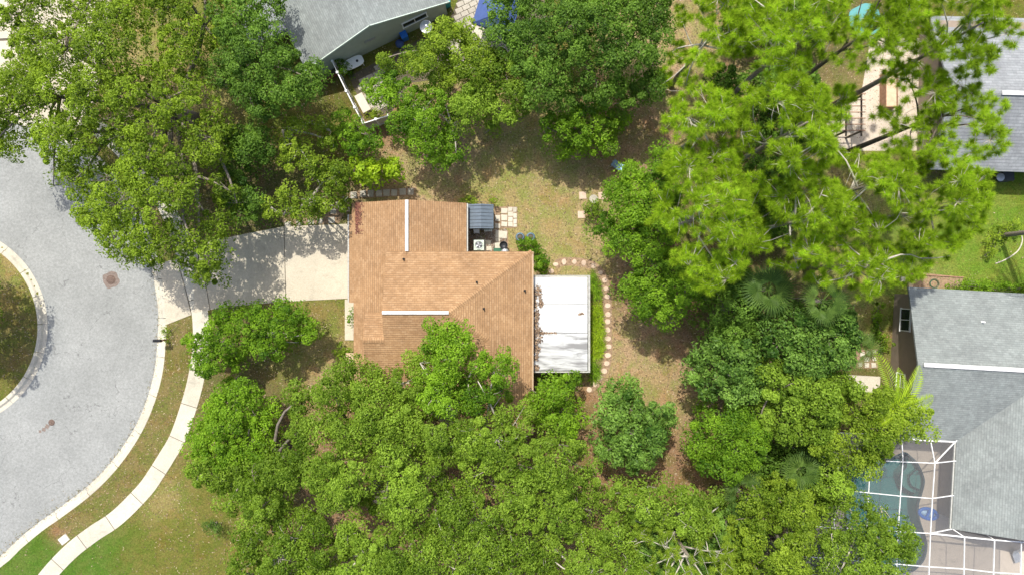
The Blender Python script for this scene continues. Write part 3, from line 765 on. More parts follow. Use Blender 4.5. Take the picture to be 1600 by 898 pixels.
x_, y_ = P2(1542, 503, 4.0); pipe(x_, y_, 2.6+.4*(5.5-inv(x_, y_)[1]), eh, .05, .3, M['white'])

# house north east, mostly behind pines
uh = empty('house', (36, 12, 0), 'pale grey roofed house behind the tall pines at the upper right', 'house')
FU, invU, uu, vu = frame((31.2, 13.9), R(-1.5))
slope('roof_slope', [FU(0, 0), FU(0, -5.15), FU(15, -5.15), FU(15, 0)], lambda x, y: 4.8+.427*invU(x, y)[1], neg(vu), .16, M['shingle_lilac'], uh)
slope('roof_slope', [FU(0, .002), FU(0, 6.5), FU(15, 6.5), FU(15, .002)], lambda x, y: 4.8-.427*invU(x, y)[1], vu, .16, M['shingle_lilac'], uh)
ridge_vent((*FU(3.6, 0), 4.8), (*FU(14, 0), 4.8), .30, parent=uh)
m = MB(); m.prism([FU(.5, -4.7), FU(14.5, -4.7), FU(14.5, 6.0), FU(.5, 6.0)], 0, 2.45); m.build('wall', M['wall_brown'], uh)
ac2 = empty('air_conditioner', P(1563, 277), 'dark air conditioner against the wall of the pale grey roofed house', 'air conditioner')
MB().box((*P2(1563, 277), .45), (.85, .8, .9)).build('body', M['slate_dark'], ac2)
m = MB(); c = P(1563, 277, .9); m.lathe((c.x, c.y, .9), [(.32, 0), (.32, .03), (.27, .035), (.1, .05), (.02, .05)], 20); m.build('fan_guard', M['galv'], ac2)

# house north (grey-green wall)
nh = empty('house', (-11, 21, 0), 'grey roofed house with a grey-green gable wall at the top of the picture', 'house')
FN, invN, un, vn = frame((-15.2, 16.4), math.atan2(.436, .9))
HR = 4.6; RU = 5.5
slope('roof_slope', [FN(RU, -.12), FN(-.25, -.12), FN(-.25, 3.0), FN(-1.6, 3.0), FN(-1.6, 14), FN(RU, 14)], lambda x, y: HR-.375*(RU-invN(x, y)[0]), neg(un), .15, SG, nh)
slope('roof_slope', [FN(RU+.002, -.12), FN(11.6, -.12), FN(11.6, 14), FN(RU+.002, 14)], lambda x, y: HR-.375*(invN(x, y)[0]-RU), un, .15, SG, nh)
ridge_vent((*FN(RU, 2.3), HR), (*FN(RU, 9), HR), .28, M['gutter'], nh)
m = MB(); m.prism([FN(.1, 0), FN(11.3, 0), FN(11.3, 13.5), FN(.1, 13.5)], 0, 2.32)
a_, b_, c_ = FN(.1, 0), FN(11.3, 0), FN(RU, 0); a2, b2, c2 = FN(.1, .2), FN(11.3, .2), FN(RU, .2)
m.add([(*a_, 2.31), (*b_, 2.31), (*c_, 4.43), (*a2, 2.31), (*b2, 2.31), (*c2, 4.43)], [(0, 1, 2), (5, 4, 3), (0, 3, 4, 1), (1, 4, 5, 2), (2, 5, 3, 0)])
m.build('wall', M['wall_green'], nh)
m = MB(); m.bar((*FN(-.25, -.15), HR-.375*5.75-.07), (*FN(RU, -.15), HR-.07), .06, .17); m.bar((*FN(RU, -.153), HR-.07), (*FN(11.6, -.153), HR-.375*6.1-.07), .06, .17); m.build('barge_board', M['acgreen'], nh)
window(nh, (*FN(8.7, -.03), 1.75), (2.0, .75), math.atan2(.436, .9), 1, 'x')
m = MB()
for i in range(4): m.box((*FN(5.0, -.03), 1.9+i*.07), (.9, .05, .035), math.atan2(.436, .9))
m.build('louvre_vent', M['gutter'], nh)
x_, y_ = FN(7.2, 1.9); pipe(x_, y_, HR-.375*(7.2-RU), nh, .05, .25, M['gutter'])
FD = FN
slope('porch_roof', [FN(-3.2, 3.2), FN(-.2, 3.2), FN(-.2, 6.2), FN(-3.2, 6.2)], lambda x, y: 2.55+.12*(invN(x, y)[0]+.2), neg(un), .12, M['shingle_lilac'], nh)

# ------------------------------------------------------------------ vinyl fence of the north neighbour
fn_ = empty('vinyl_fence', P(541, 150), 'white vinyl privacy fence round the corner of the top neighbour yard', 'fence')
fp = [P2(519, 96, 1.8), P2(527, 113.5, 1.8), P2(541, 142.5, 1.8), P2(554, 168, 1.8), P2(567, 193, 1.8), P2(587, 186.5, 1.8), P2(607, 180.5, 1.8)]
for x_, y_ in fp:
    m = MB(); m.box((x_, y_, .93), (.13, .13, 1.86)); m.box((x_, y_, 1.875), (.17, .17, .03)); m.build('post', M['white'], fn_)
for (a, b_) in zip(fp[:-1], fp[1:]):
    A = Vector((*a, 0)); B = Vector((*b_, 0)); d = (B-A).normalized(); A2 = A+d*.07; B2 = B-d*.07
    pn = MB(); up = Vector((0, 0, 1)); pn.bar(A2+up*.95, B2+up*.95, .045, 1.45); pp = pn.build('panel', M['beige'], fn_)
    [MB().bar(A2+up*z_, B2+up*z_, .07, .12).build('rail', M['white'], fn_) for z_ in (1.72, .16)]

# patio of the north neighbour
npt = sheet('patio', [P2(*p) for p in [(545, 120), (700, 38), (740, -60), (860, -60), (850, 60), (790, 110), (640, 130), (612, 176), (575, 186)]], .004, M['joint'])
k = 0
NPpoly = [P2(*p) for p in [(548, 122), (700, 42), (740, -60), (858, -60), (846, 58), (788, 107), (636, 128), (608, 172), (578, 182)]]
a0 = math.atan2(.436, .9); pv = MB().box((0, 0, 0), (.58, .38, .05), 0, .97).mesh('paver', M['paver'])
for i in range(-10, 26):
    for j in range(-14, 18):
        X, Y = -8+(i*.61+(j % 2)*.3)*math.cos(a0)-j*.41*math.sin(a0), 17+(i*.61+(j % 2)*.3)*math.sin(a0)+j*.41*math.cos(a0)
        if inpoly(np.array([X]), np.array([Y]), NPpoly)[0] and dist_edge(np.array([X]), np.array([Y]), NPpoly)[0] > .25:
            px_, py_ = 800+X*20, 449-Y*20
            if not (535 < px_ < 600 and py_ > 60 or 700 < px_ < 800): continue
            q = bpy.data.objects.new('paver', pv); COL.objects.link(q); q.location = (X, Y, .02+rng.uniform(0, .006)); q.rotation_euler = (0, 0, a0+rng.normal(0, .01)); q.parent = npt; k += 1
pl = empty('brick_planter', P(515, 128), 'low red brick planter at the foot of the grey-green wall', 'planter')
A = FN(-.1, -.35)
for r_ in range(3):
    for q in range(8):
        MB().box((*FN(.12+q*.24+(r_ % 2)*.1, -.55), .05+r_*.085), (.225, .11, .075), a0).build('brick', M['brick'], pl)
MB().box((*FN(1.0, -.27), .10), (1.9, .42, .2), a0).build('soil', M['joint'], pl)
# table by the wall, bench box, dish, bins, canopy
tb = empty('patio_table', P(556, 103), 'white patio table with a dark centre hole beside the grey-green wall', 'table', rz=a0)
m = MB(); pts = []
for k in range(24):
    t = 2*math.pi*k/24; cx, sy = math.cos(t), math.sin(t)
    pts.append((math.copysign(abs(cx)**.6, cx)*.80, math.copysign(abs(sy)**.6, sy)*.42))
m.prism(pts, .70, .75, .01); m.build('top', M['white'], tb, local=True)
m = MB(); m.lathe((.30, 0, .75), [(.10, 0), (.10, .02), (.02, .02)], 14); m.build('hole_cap', M['dark'], tb, local=True)
for sx in (-1, 1):
    for sy in (-1, 1): MB().box((sx*.6, sy*.28, .35), (.05, .05, .70)).build('leg', M['white'], tb, local=True)
wc_ = empty('wire_chair', P(542, 110), 'white scrolled metal chair at the end of the white patio table', 'chair')
for k in range(3):
    m = MB(); m.tube([(.18*(k-1)+.13*math.cos(t), .15*math.sin(t), .80+.1*math.sin(t+k)) for t in np.linspace(0, 2*math.pi, 12)], .015, 5); m.build('scroll', M['white'], wc_, local=True)
m = MB(); m.lathe((0, -.15, .44), [(.22, 0), (.23, .02), (.2, .03), (.02, .03)], 16); m.build('seat', M['white'], wc_, local=True)
for sx in (-1, 1):
    for sy in (-1, 1): MB().bar((sx*.14, -.15+sy*.14, .44), (sx*.2, -.15+sy*.2, 0), .025).build('leg', M['white'], wc_, local=True)
bx_ = empty('storage_bench', P(569, 164), 'beige resin storage bench along the white fence', 'storage box', rz=R(-62))
MB().box((0, 0, .27), (1.45, .60, .54), 0, 1.0).build('body', M['beige'], bx_, local=True)
MB().box((0, 0, .575), (1.52, .67, .06), 0, .97).build('lid', M['beige'], bx_, local=True)
ds = empty('satellite_dish', (*FN(9.35, -.85), 0), 'round pale satellite dish on a post in front of the window', 'satellite dish')
m = MB(); m.lathe((0, 0, 0), [(.05, -.12), (.3, -.06), (.46, .03), (.48, .06), (.44, .045), (.29, -.035), (.13, -.06), (.02, -.06)], 28)
d_ = m.build('dish', M['galv'], ds, local=True); d_.location = (-.06, -.1, 1.9); d_.rotation_euler = (R(14), R(-8), 0)
MB().lathe((-.06, -.1, 0), [(.035, 0), (.035, 1.8)], 10).build('post', M['galv'], ds, local=True)
m = MB(); m.bar((.05, -.5, 1.87), (-.02, -.12, 2.13), .025); m.box((-.02, -.12, 2.15), (.09, .09, .09)); m.build('feed_arm', M['galv'], ds, local=True)
for (px, py, mat, lab, s) in ((697, 8, 'teal', 'teal wheeled bin beside the grey-green wall', 1.0), (633, 60, 'blue_bright', 'bright blue bin by the wall above the spreading yellow-green tree', .8)):
    wb = empty('wheeled_bin', P(px, py), lab, 'bin', rz=a0)
    MB().box((0, 0, .48*s), (.55*s, .6*s, .96*s), 0, 1.12).build('body', M[mat], wb, local=True)
    m = MB(); m.box((0, 0, 1.0*s), (.68*s, .74*s, .06), 0, .94); m.box((0, .38*s, .98*s), (.5*s, .06, .05)); m.build('lid', M[mat], wb, local=True)
    m = MB(); m.tube([(-.3*s, .3*s, .1), (.3*s, .3*s, .1)], .1, 10); m.build('wheels', M['dark'], wb, local=True)
bb = empty('storage_bag', P(625, 70), 'dark blue bag slumped below the bright blue bin', 'bag')
m = MB(); m.lathe((0, 0, 0), [(.28, 0), (.34, .15), (.3, .35), (.16, .45), (.05, .5)], 12); m.build('body', M['blue'], bb, local=True)
cn = empty('canopy', P(775, 15), 'navy blue fabric canopy at the top edge between two trees', 'canopy')
A_, B_, C_, D_ = P(738, 36, 2.2), P(797, 57, 2.2), P(818, -6, 2.2), P(757, -28, 2.2); Pk = P(773, 22, 3.0)
cc = [A_, B_, C_, D_]
for i in range(4):
    a, b_ = cc[i], cc[(i+1) % 4]; m = MB(); n_ = (b_-a).cross(Pk-a).normalized()*.02
    dn = Vector((0, 0, -.22))
    m.add([a, b_, Pk, a-n_, b_-n_, Pk-n_, a+dn, b_+dn], [(0, 1, 2), (5, 4, 3), (1, 0, 6, 7)]); m.build('panel', M['blue'], cn)
for p in cc: MB().box((p.x*.99, p.y*.99, 1.08), (.05, .05, 2.16)).build('pole', M['galv'], cn)
wt = sheet('stone_slab', [P2(*p) for p in [(738, 40), (752, 44), (757, 66), (748, 70), (739, 55)]], .06, M['conc'])

# ------------------------------------------------------------------ things in the back yard
sh = empty('garden_shed', P(750, 340), 'small resin storage shed with a blue-grey ridged roof beside the garage', 'shed')
HSH = 2.0
def PR(px, py, h=HSH): return P2(px, py, h)
x0, y0 = PR(731, 319); x1, y1 = PR(771, 357)
cx = PR(752, 338)[0]
MB().box(((x0+x1)/2, (y0+y1)/2-.02, .88), (x1-x0-.22, abs(y1-y0)-.25, 1.76)).build('body', M['slate_dark'], sh)
for (xa, xb, za, zb) in ((x0, cx, 1.84, 2.20), (cx, x1, 2.20, 1.84)):
    m = MB(); m.add([(xa, y1, za-.05), (xb, y1, zb-.05), (xb, y0, zb-.05), (xa, y0, za-.05), (xa, y1, za), (xb, y1, zb), (xb, y0, zb), (xa, y0, za)],
                    [(3, 2, 1, 0), (4, 5, 6, 7), (0, 1, 5, 4), (1, 2, 6, 5), (2, 3, 7, 6), (3, 0, 4, 7)])
    rr = m.build('roof_panel', M['slate'], sh)
    for k in range(7):
        f_ = (k+.5)/7; yy = y0+(y1-y0)*f_; MB().bar((xa+(.06 if xa == x0 else .0), yy, za+.008+(.0 if xa == x0 else .0)), (xb-(.06 if xb == x1 else .0), yy, zb+.008), .035, .035).build('roof_rib', M['slate_dark'], rr)
for dx in (-.32, .32): MB().box(((x0+x1)/2+dx, y1+.08, .9), (.60, .04, 1.6)).build('door', M['slate'], sh)
# wind chime / white frames hung at the shed front
ch = empty('folding_chair', P(745, 361), 'white metal folding chair standing in front of the shed', 'chair')
for (a, b_) in (((-.2, .15, .85), (.2, .15, .85)), ((-.2, .15, .45), (.2, .15, .45)), ((-.2, -.2, .45), (.2, -.2, .45))): MB().bar(a, b_, .035).build('rail', M['white'], ch, local=True)
for sx in (-.2, .2):
    MB().bar((sx, .15, .87), (sx, -.22, 0), .035).build('leg', M['white'], ch, local=True); MB().bar((sx, -.2, .46), (sx, .22, 0), .035).build('leg', M['white'], ch, local=True)
MB().box((0, -.02, .47), (.36, .30, .025)).build('seat', M['white'], ch, local=True)
wp = empty('planter_rack', P(763, 360), 'small white wire rack with pale green pots beside the shed door', 'rack')
MB().box((0, 0, .30), (.62, .22, .03)).build('shelf', M['white'], wp, local=True)
for k in range(3): MB().lathe((-.2+k*.2, 0, .315), [(.055, 0), (.085, .16), (.07, .16), (.06, .1)], 12).build('pot', M['acgreen'], wp, local=True)
for sx in (-.27, .27): MB().box((sx, 0, .15), (.03, .2, .30)).build('leg', M['white'], wp, local=True)
ac = empty('air_conditioner', P(749, 384), 'pale green square air conditioner with a round fan in the notch of the brown roof', 'air conditioner')
MB().box((0, 0, .05), (1.0, 1.0, .09)).build('pad', M['conc_old'], ac, local=True)
m = MB().box((0, 0, .44), (.78, .78, .68), 0, .99).build('body', M['acgreen'], ac, local=True)
MB().lathe((0, 0, .785), [(.36, 0), (.36, .03), (.30, .035), (.30, .01), (.28, .005)], 28).build('rim', M['acgreen'], ac, local=True)
m = MB()
for k in range(5): r_ = .06+k*.055; m.tube([(r_*math.cos(t), r_*math.sin(t), .825) for t in np.linspace(0, 2*math.pi, 25)], .007, 4)
for k in range(6): m.bar((0, 0, .832), (.3*math.cos(k*math.pi/3), .3*math.sin(k*math.pi/3), .832), .012)
m.build('grille', M['galv'], ac, local=True)
MB().lathe((0, 0, .788), [(.27, 0), (.27, .004), (.02, .004)], 24).build('fan_well', M['dark'], ac, local=True)
for k in range(4):
    t = k*math.pi/2+.3; m = MB(); m.add([(.04*math.cos(t), .04*math.sin(t), .80), (.25*math.cos(t-.3), .25*math.sin(t-.3), .797), (.25*math.cos(t+.35), .25*math.sin(t+.35), .812)], [(0, 1, 2)]); m.build('fan_blade', M['galv'], ac, local=True)
gr = empty('kettle_grill', P(787, 386), 'round black kettle grill with a grey lid tilted against it', 'grill')
MB().lathe((.0, .08, 0), [(.10, .50), (.24, .58), (.31, .72), (.32, .80), (.29, .80), (.27, .70), (.18, .60), (.02, .58)], 28).build('bowl', M['dark'], gr, local=True)
l_ = MB().lathe((0, 0, 0), [(.31, 0), (.30, .06), (.24, .15), (.12, .21), (.03, .22)], 28).build('lid', M['galv'], gr, local=True); l_.location = (.10, -.42, .60); l_.rotation_euler = (R(28), 0, 0)
for k in range(3): MB().bar((.1*math.cos(k*2.1), .08+.1*math.sin(k*2.1), .54), (.3*math.cos(k*2.1), .08+.3*math.sin(k*2.1), 0), .03).build('leg', M['galv'], gr, local=True)
hr = empty('hose_box', P(778, 392), 'dark green hose box at the edge of the brown roof by the grill', 'hose box')
MB().box((0, 0, .22), (.62, .34, .44), 0, .96).build('body', M['green_plastic'], hr, local=True)
MB().box((0, 0, .46), (.66, .38, .05), 0, .95).build('lid', M['green_plastic'], hr, local=True)
for px, lab in ((812.5, 'left one of two round blue-grey glazed pots above the shrub by the house corner'), (829, 'right one of two round blue-grey glazed pots above the shrub by the house corner')):
    po = empty('glazed_pot', P(px, 371), lab, 'pot', 'pots by the house corner')
    MB().lathe((0, 0, 0), [(.22, 0), (.33, .12), (.36, .30), (.31, .46), (.27, .50), (.30, .53), (.24, .53), (.22, .44)], 28).build('body', M['glazed'], po, local=True)
    MB().lathe((0, 0, .44), [(.22, 0), (.23, .01), (.05, .03), (.02, .03)], 20).build('soil', M['joint'], po, local=True)

def paved(name, stones, mat, bedpoly=None, z=.05, label=None, wob=0.0, shape='sq', bedmat=None):
    bed = sheet(name, bedpoly, .0045, bedmat or M['joint'])
    for (px, py, w, h) in stones:
        rot = rng.normal(0, .05)
        if shape == 'round':
            k = 9; pts = []
            ph = rng.uniform(0, 6)
            for i in range(k):
                t = 2*math.pi*i/k+rot; rr = 1+rng.uniform(-.10, .06)
                pts.append(P2(px+w/2*rr*math.cos(t), py+h/2*rr*math.sin(t)))
        else:
            pts = []
            for sx, sy in ((-1, -1), (1, -1), (1, 1), (-1, 1)):
                a = sx*w/2+rng.normal(0, .3); b_ = sy*h/2+rng.normal(0, .3)
                pts.append(P2(px+a*math.cos(rot)-b_*math.sin(rot), py+a*math.sin(rot)+b_*math.cos(rot)))
        MB().prism(pts, .004, z+rng.uniform(-.008, .008), .008).build('stepping_stone' if shape == 'round' or name == 'stone_row' else 'paver', mat, bed)
    return bed
soilmat = simple('packed_soil', (.27, .185, .115), .95, .3, 5, bump=.8)
row = [(553, 305), (567.5, 303), (579.5, 302.5), (592.5, 302.5), (604, 301.5), (616, 301), (629, 300), (642, 299.5)]
paved('stone_row', [(a, b_, 9.5, 10) for a, b_ in row], M['paver'], [P2(*p) for p in [(545, 300), (598, 295), (650, 293), (650, 305), (600, 308), (545, 311)]], bedmat=soilmat)
paved('side_path', [(518, 344, 10, 9), (521, 330, 9, 8), (530, 320, 10, 9), (540, 312, 9, 9), (486, 347, 10, 8), (500, 345, 9, 8), (450, 350, 10, 7), (468, 348, 10, 8)], M['paver'], [P2(*p) for p in [(440, 344), (500, 338), (540, 308), (546, 316), (530, 349), (444, 353)]], bedmat=soilmat)
gridp = [(788, 329.5, 9.5, 8), (788, 340.5, 9.5, 9), (788, 350.5, 9.5, 8), (797.5, 327, 7, 6), (797.5, 334.5, 7, 7.5), (797.5, 342.5, 7, 7), (797.5, 350.5, 7, 7.5), (804.7, 328, 5.5, 7), (804.7, 337, 5.5, 7.5), (804.7, 346, 5.5, 7.5), (804.7, 352.6, 5.5, 4), (777.5, 341, 8, 9), (777.5, 353, 8, 7)]
paved('paver_patch', gridp, M['conc'], [P2(*p) for p in [(772, 323), (808.5, 323), (808.5, 356), (772, 358)]], bedmat=soilmat)
paved('paver_patch', [(783.5, 366.5, 18, 11), (777.5, 375, 7, 6), (778.5, 384, 10, 9.5), (763, 379, 8, 7), (764, 388, 8, 7)], M['conc'], [P2(*p) for p in [(758, 360), (794, 360), (794, 391), (758, 391)]], bedmat=soilmat)
loop = [(868, 413, 9, 6.5), (881.3, 409, 7.5, 9.5), (897.3, 409, 7.5, 8), (912, 411, 8, 9), (927, 415.5, 8.5, 9), (938, 426, 8, 7), (944.5, 437.5, 9, 8), (946.5, 451, 8, 7), (948.5, 463, 9, 8), (949.3, 477, 9.5, 8), (949.6, 490.8, 9.5, 8.5), (949.3, 502, 9, 9), (949.4, 515, 9, 8.5), (949.6, 528.5, 10, 8), (950.5, 541, 10.5, 8), (949.6, 554.5, 10, 8), (948, 567.3, 9.5, 8), (944, 579, 10, 9), (937, 589.5, 10, 10), (929.5, 599.5, 9.5, 9), (920.5, 608, 8.5, 9), (861.5, 423.5, 9, 7)]
bedl = smooth([P2(a, b_) for a, b_, _, _ in loop[:21]], 3); bn = normals2(np.array(bedl)); ba = np.array(bedl)
paved('garden_path', loop, M['stone'], list(map(tuple, ba+bn*.33))+list(map(tuple, (ba-bn*.33)[::-1])), shape='round', bedmat=soilmat)
for px, py, lab in ((910, 305.5, 'square pale paving slab in shade, left of the pair above the birdbath'), (940, 306, 'square pale paving slab touching the big bright tree'), (908, 335.5, 'square pale paving slab below the shrub at the bright tree')):
    t_ = paved.__defaults__ and MB().prism([P2(px+sx*5.5, py+sy*5.5) for sx, sy in ((-1, -1), (1, -1), (1.1, 1), (-.9, 1.05))], .003, .06, .01).build('paving_slab', M['stone'], None); tag(t_, lab, 'paving slab', 'loose slabs in the lawn')
bd = empty('birdbath', P(926, 313), 'pale stone birdbath beside the bright green tree', 'birdbath')
MB().lathe((0, 0, 0), [(.2, 0), (.2, .05), (.09, .1), (.07, .45), (.14, .55), (.32, .62), (.34, .68), (.30, .68), (.12, .62), (.02, .61)], 24).build('bowl', M['conc_old'], bd, local=True)
# blue chair / cart in shade
bc = empty('lawn_chair', P(962, 259), 'blue reclining lawn chair tipped beside the bright green tree', 'chair', rz=R(-20))
MB().bar((-.35, .1, .4), (.15, -.05, .36), .55, .05).build('seat', M['glazed'], bc, local=True)
MB().bar((.15, -.05, .37), (.55, -.15, .75), .55, .05).build('backrest', M['blue_pale'], bc, local=True)
for sx in (-.3, .3):
    for sy in (-.22, .22): MB().bar((sx, sy, .38), (sx*1.2, sy, 0), .035).build('leg', M['galv'], bc, local=True)

# ------------------------------------------------------------------ east yard bits
cr = sheet('patio', [P2(*p) for p in [(1360, 60), (1450, 60), (1448, 200), (1436, 236), (1300, 236), (1288, 176), (1345, 150)]], .02, M['tile'])
pw = empty('wooden_planter', P(1381, 135), 'brown wooden box planter on the pale patio under the pines', 'planter')
bx0, by0 = P2(1374, 118); bx1, by1 = P2(1392, 172)
for k in range(5): MB().bar((bx0+.02, by0-.0, .1+k*.19), (bx0+.02, by1, .1+k*.19), .05, .175).build('board', M['wood'], pw)
for k in range(5): MB().bar((bx1, by0, .1+k*.19), (bx1, by1, .1+k*.19), .05, .175).build('board', M['wood'], pw)
for yy in (by0, by1): MB().bar((bx0+.06, yy, .5), (bx1-.04, yy, .5), .05, .98).build('end_board', M['wood'], pw)
MB().box(((bx0+bx1)/2, (by0+by1)/2, .45), (bx1-bx0-.12, abs(by1-by0)-.12, .86)).build('top_board', M['wood_pale'], pw)
pg = empty('pergola', P(1345, 178), 'dark timber pergola frame seen through the pines over the pale patio', 'pergola')
for sx in (1322, 1346):
    for sy in (150, 205): MB().box((*P2(sx, sy, 2.4), 1.2), (.12, .12, 2.4)).build('post', M['bark_dark'], pg)
for sx in (1322, 1346): MB().bar(P(sx, 142, 2.45), P(sx, 213, 2.45), .08, .14).build('beam', M['bark_dark'], pg)
for k in range(7): MB().bar(P(1316, 147+k*9.5, 2.58), P(1352, 147+k*9.5, 2.58), .05, .10).build('rafter', M['wood'], pg)
# small pool glimpsed between pines at the top
tp = sheet('pool_water', blob(1352, 32, 26, .05), .03, M['pool_plaster'])
m_ = sheet('garden_bed', [P2(*p) for p in [(1416, 428), (1440, 426), (1505, 433), (1502, 449), (1420, 452)]], .006, soilmat)
m = MB()
for a, b_ in (((1416, 428), (1505, 433)),): m.bar((*P2(*a), .05), (*P2(*b_), .05), .06, .1)
e_ = m.build('timber_edging', M['wood'], None); tag(e_, 'low timber edging along the bare bed above the grey roof', 'edging')
for (px, py, w, h, lab) in ((1420, 441, 6, 16, 'cream timber post lying by the corner of the brown house'), (1409, 436, 7, 7, 'pale concrete block at the edge of the lawn by the bare bed')):
    b = MB().box((*P2(px, py), .12), (w/20, h/20, .24), .05, .97).build('timber_block' if w == 6 else 'concrete_block', M['wood_pale'] if w == 6 else M['conc'], None); tag(b, lab, 'block')
gh = empty('garden_hose', P(1459, 443), 'coiled green garden hose on the bare bed beside the grey roof', 'hose')
m = MB()
for k in range(3): m.tube([((.28+.05*k)*math.cos(t), (.28+.05*k)*math.sin(t), .03+.03*k) for t in np.linspace(0, 2*math.pi, 20)], .014, 5)
m.build('coil', M['green_plastic'], gh, local=True)
arc = [P2(*p) for p in smooth([(1555, 412), (1572, 405), (1590, 392), (1597, 375), (1592, 360)], 5)]
m = MB(); m.tube([(x, y, .03) for x, y in arc], .05, 6); e_ = m.build('lawn_edging', M['conc'], None); tag(e_, 'curved pale edging round the palm bed in the right lawn', 'edging')
paved('side_path', [(1347, 553, 7, 7), (1357, 551, 6, 6), (1366, 549, 6, 6), (1354, 561, 7, 7), (1366, 560, 6, 6), (1344, 569, 6, 6), (1354, 570, 7, 7), (1365, 570, 7, 7)], M['conc'], [P2(*p) for p in [(1338, 545), (1372, 545), (1372, 575), (1338, 575)]], bedmat=soilmat)
sheet('garden_slab', [P2(*p) for p in [(1324, 585), (1375, 588), (1374, 615), (1330, 610)]], .05, M['conc'])

# ------------------------------------------------------------------ pool, deck and screen enclosure
def holed(name, outer, inner, z, mat, parent=None, kind='structure'):
    bm = bmesh.new()
    es = []
    for loop_ in (outer, inner):
        vs2 = [bm.verts.new((x, y, z)) for x, y in loop_]
        for i in range(len(vs2)): es.append(bm.edges.new((vs2[i], vs2[(i+1) % len(vs2)])))
    bmesh.ops.triangle_fill(bm, use_beauty=True, use_dissolve=False, edges=es, normal=(0, 0, 1))
    me = bpy.data.meshes.new(name); bm.to_mesh(me); bm.free(); me.materials.append(mat)
    o = link(name, me, parent, kind); return o
holed('pool_deck', deck, pool, .08, M['tile'])
m = MB(); n = len(pool)
for i in range(n):
    a, b_ = pool[i], pool[(i+1) % n]
    m.add([(*a, .08), (*b_, .08), (*b_, -1.5), (*a, -1.5)], [(0, 1, 2, 3)])
m.add([(x, y, -1.5) for x, y in (pool if sum(pool[i][0]*pool[(i+1) % n][1]-pool[(i+1) % n][0]*pool[i][1] for i in range(n)) > 0 else pool[::-1])], [tuple(range(n))])
pb = m.build('pool_basin', M['pool_plaster'], None, 'structure')
m = MB()
cen = np.mean(np.array(pool), axis=0)
for i in range(n):
    a, b_ = np.array(pool[i]), np.array(pool[(i+1) % n]); ai = a+(cen-a)/np.hypot(*(cen-a))*.13; bi = b_+(cen-b_)/np.hypot(*(cen-b_))*.13
    m.add([(*a, .105), (*b_, .105), (*bi, .105), (*ai, .105), (*a, .0), (*b_, .0), (*bi, -.1), (*ai, -.1)], [(0, 1, 2, 3), (0, 4, 5, 1), (3, 2, 6, 7)])
m.build('pool_coping', M['pool_line'], pb)
sheet('pool_water', [tuple(np.array(p)+(cen-np.array(p))/np.hypot(*(cen-np.array(p)))*.05) for p in pool], -.07, M['water'])
def step_(arcp, edge, z, mat):
    poly = [P2(*p) for p in smooth(arcp, 5)+edge]
    MB().prism(poly, -1.49, z).build('pool_step', mat, pb)
    m = MB(); pts = [(*P2(*p), z+.02) for p in smooth(arcp, 5)]; m.tube(pts, .045, 5); m.build('step_edge', M['pool_line'], pb)
def Z7(a, b): return (1300+a/3.94, 670+b/3.94)
step_([Z7(470, 165), Z7(485, 240), Z7(448, 285), Z7(445, 330), Z7(470, 375), Z7(535, 410)], [Z7(550, 385), Z7(560, 320), Z7(548, 262), Z7(515, 195)], -.62, M['pool_step'])
step_([Z7(530, 255), Z7(498, 285), Z7(488, 315), Z7(505, 355), Z7(552, 378)], [Z7(560, 340), Z7(560, 300), Z7(546, 262)], -.30, M['pool_step'])
step_([Z7(515, 640), Z7(530, 700), Z7(545, 770)], [Z7(566, 770), Z7(576, 720), Z7(568, 665), Z7(548, 640)], -.45, M['pool_step'])
# float on the deck
fl = empty('pool_float', P(1449, 801), 'blue and white inflatable boat float at the edge of the pool', 'pool float', rz=R(-14))
def ringpts(rx, ry, z): return [(rx*math.cos(t), ry*math.sin(t), z) for t in np.linspace(0, 2*math.pi, 25)]
m = MB(); m.tube(ringpts(.72, .38, .13), .13, 8); m.build('tube', M['blue_bright'], fl, local=True)
m = MB(); m.lathe((0, 0, 0), [(.01, .04), (.32, .05), (.34, .08), (.01, .09)], 20); c_ = m.build('seat', M['blue_pale'], fl, local=True); c_.scale = (1.8, .95, 1)
MB().bar((-.12, -.36, .2), (-.02, .36, .2), .16, .14).build('cross_tube', M['blue_bright'], fl, local=True)
MB().bar((.28, -.3, .18), (.30, .3, .18), .12, .10).build('cross_tube', M['blue_bright'], fl, local=True)
HF, HE = 3.1, 2.55
pc = empty('pool_enclosure', P(1440, 780), 'white framed screen enclosure over the pool beside the grey roof', 'pool enclosure')
def K(a, b, h=HF): px, py = Z7(a, b); return P(px, py, h)
k00, k01, k02, k03 = K(-160, 160), K(40, 175), K(435, 200), K(632, 208)
k10, k11, k12, k13 = K(-170, 350), K(30, 370), K(420, 410), K(617, 425)
k20, k21, k22, k23 = K(-180, 590), K(10, 605), K(405, 628), K(605, 640)
k30, k31, k32, k33 = K(-190, 780), K(0, 795), K(398, 829), K(597, 845)
k40, k41, k42, k43 = K(-200, 980), K(-10, 1000), K(385, 1040), K(588, 1055)
g0, g1, g2, g3 = K(235, 190), K(224, 390), K(212, 618), K(204, 812)
e0, e1, e2 = K(768, 193, HE), K(750, 406, HE), K(740, 612, HE)
t0_, t1_, t2_, t3_ = K(40, 20, HE), K(428, 40, HE), K(603, 58, HE), K(772, 62, HE)
r1, r2, r3, r4 = K(815, 662), K(1000, 680), K(1165, 692), K(1380, 712)
q1, q2, q3 = K(812, 858), K(993, 880), K(1160, 890)
s1, s2_, s3 = K(806, 1070), K(988, 1090), K(1152, 1100)
d1, d2, d3 = K(935, 638, HE), K(1110, 665, HE), K(1300, 690, HE)
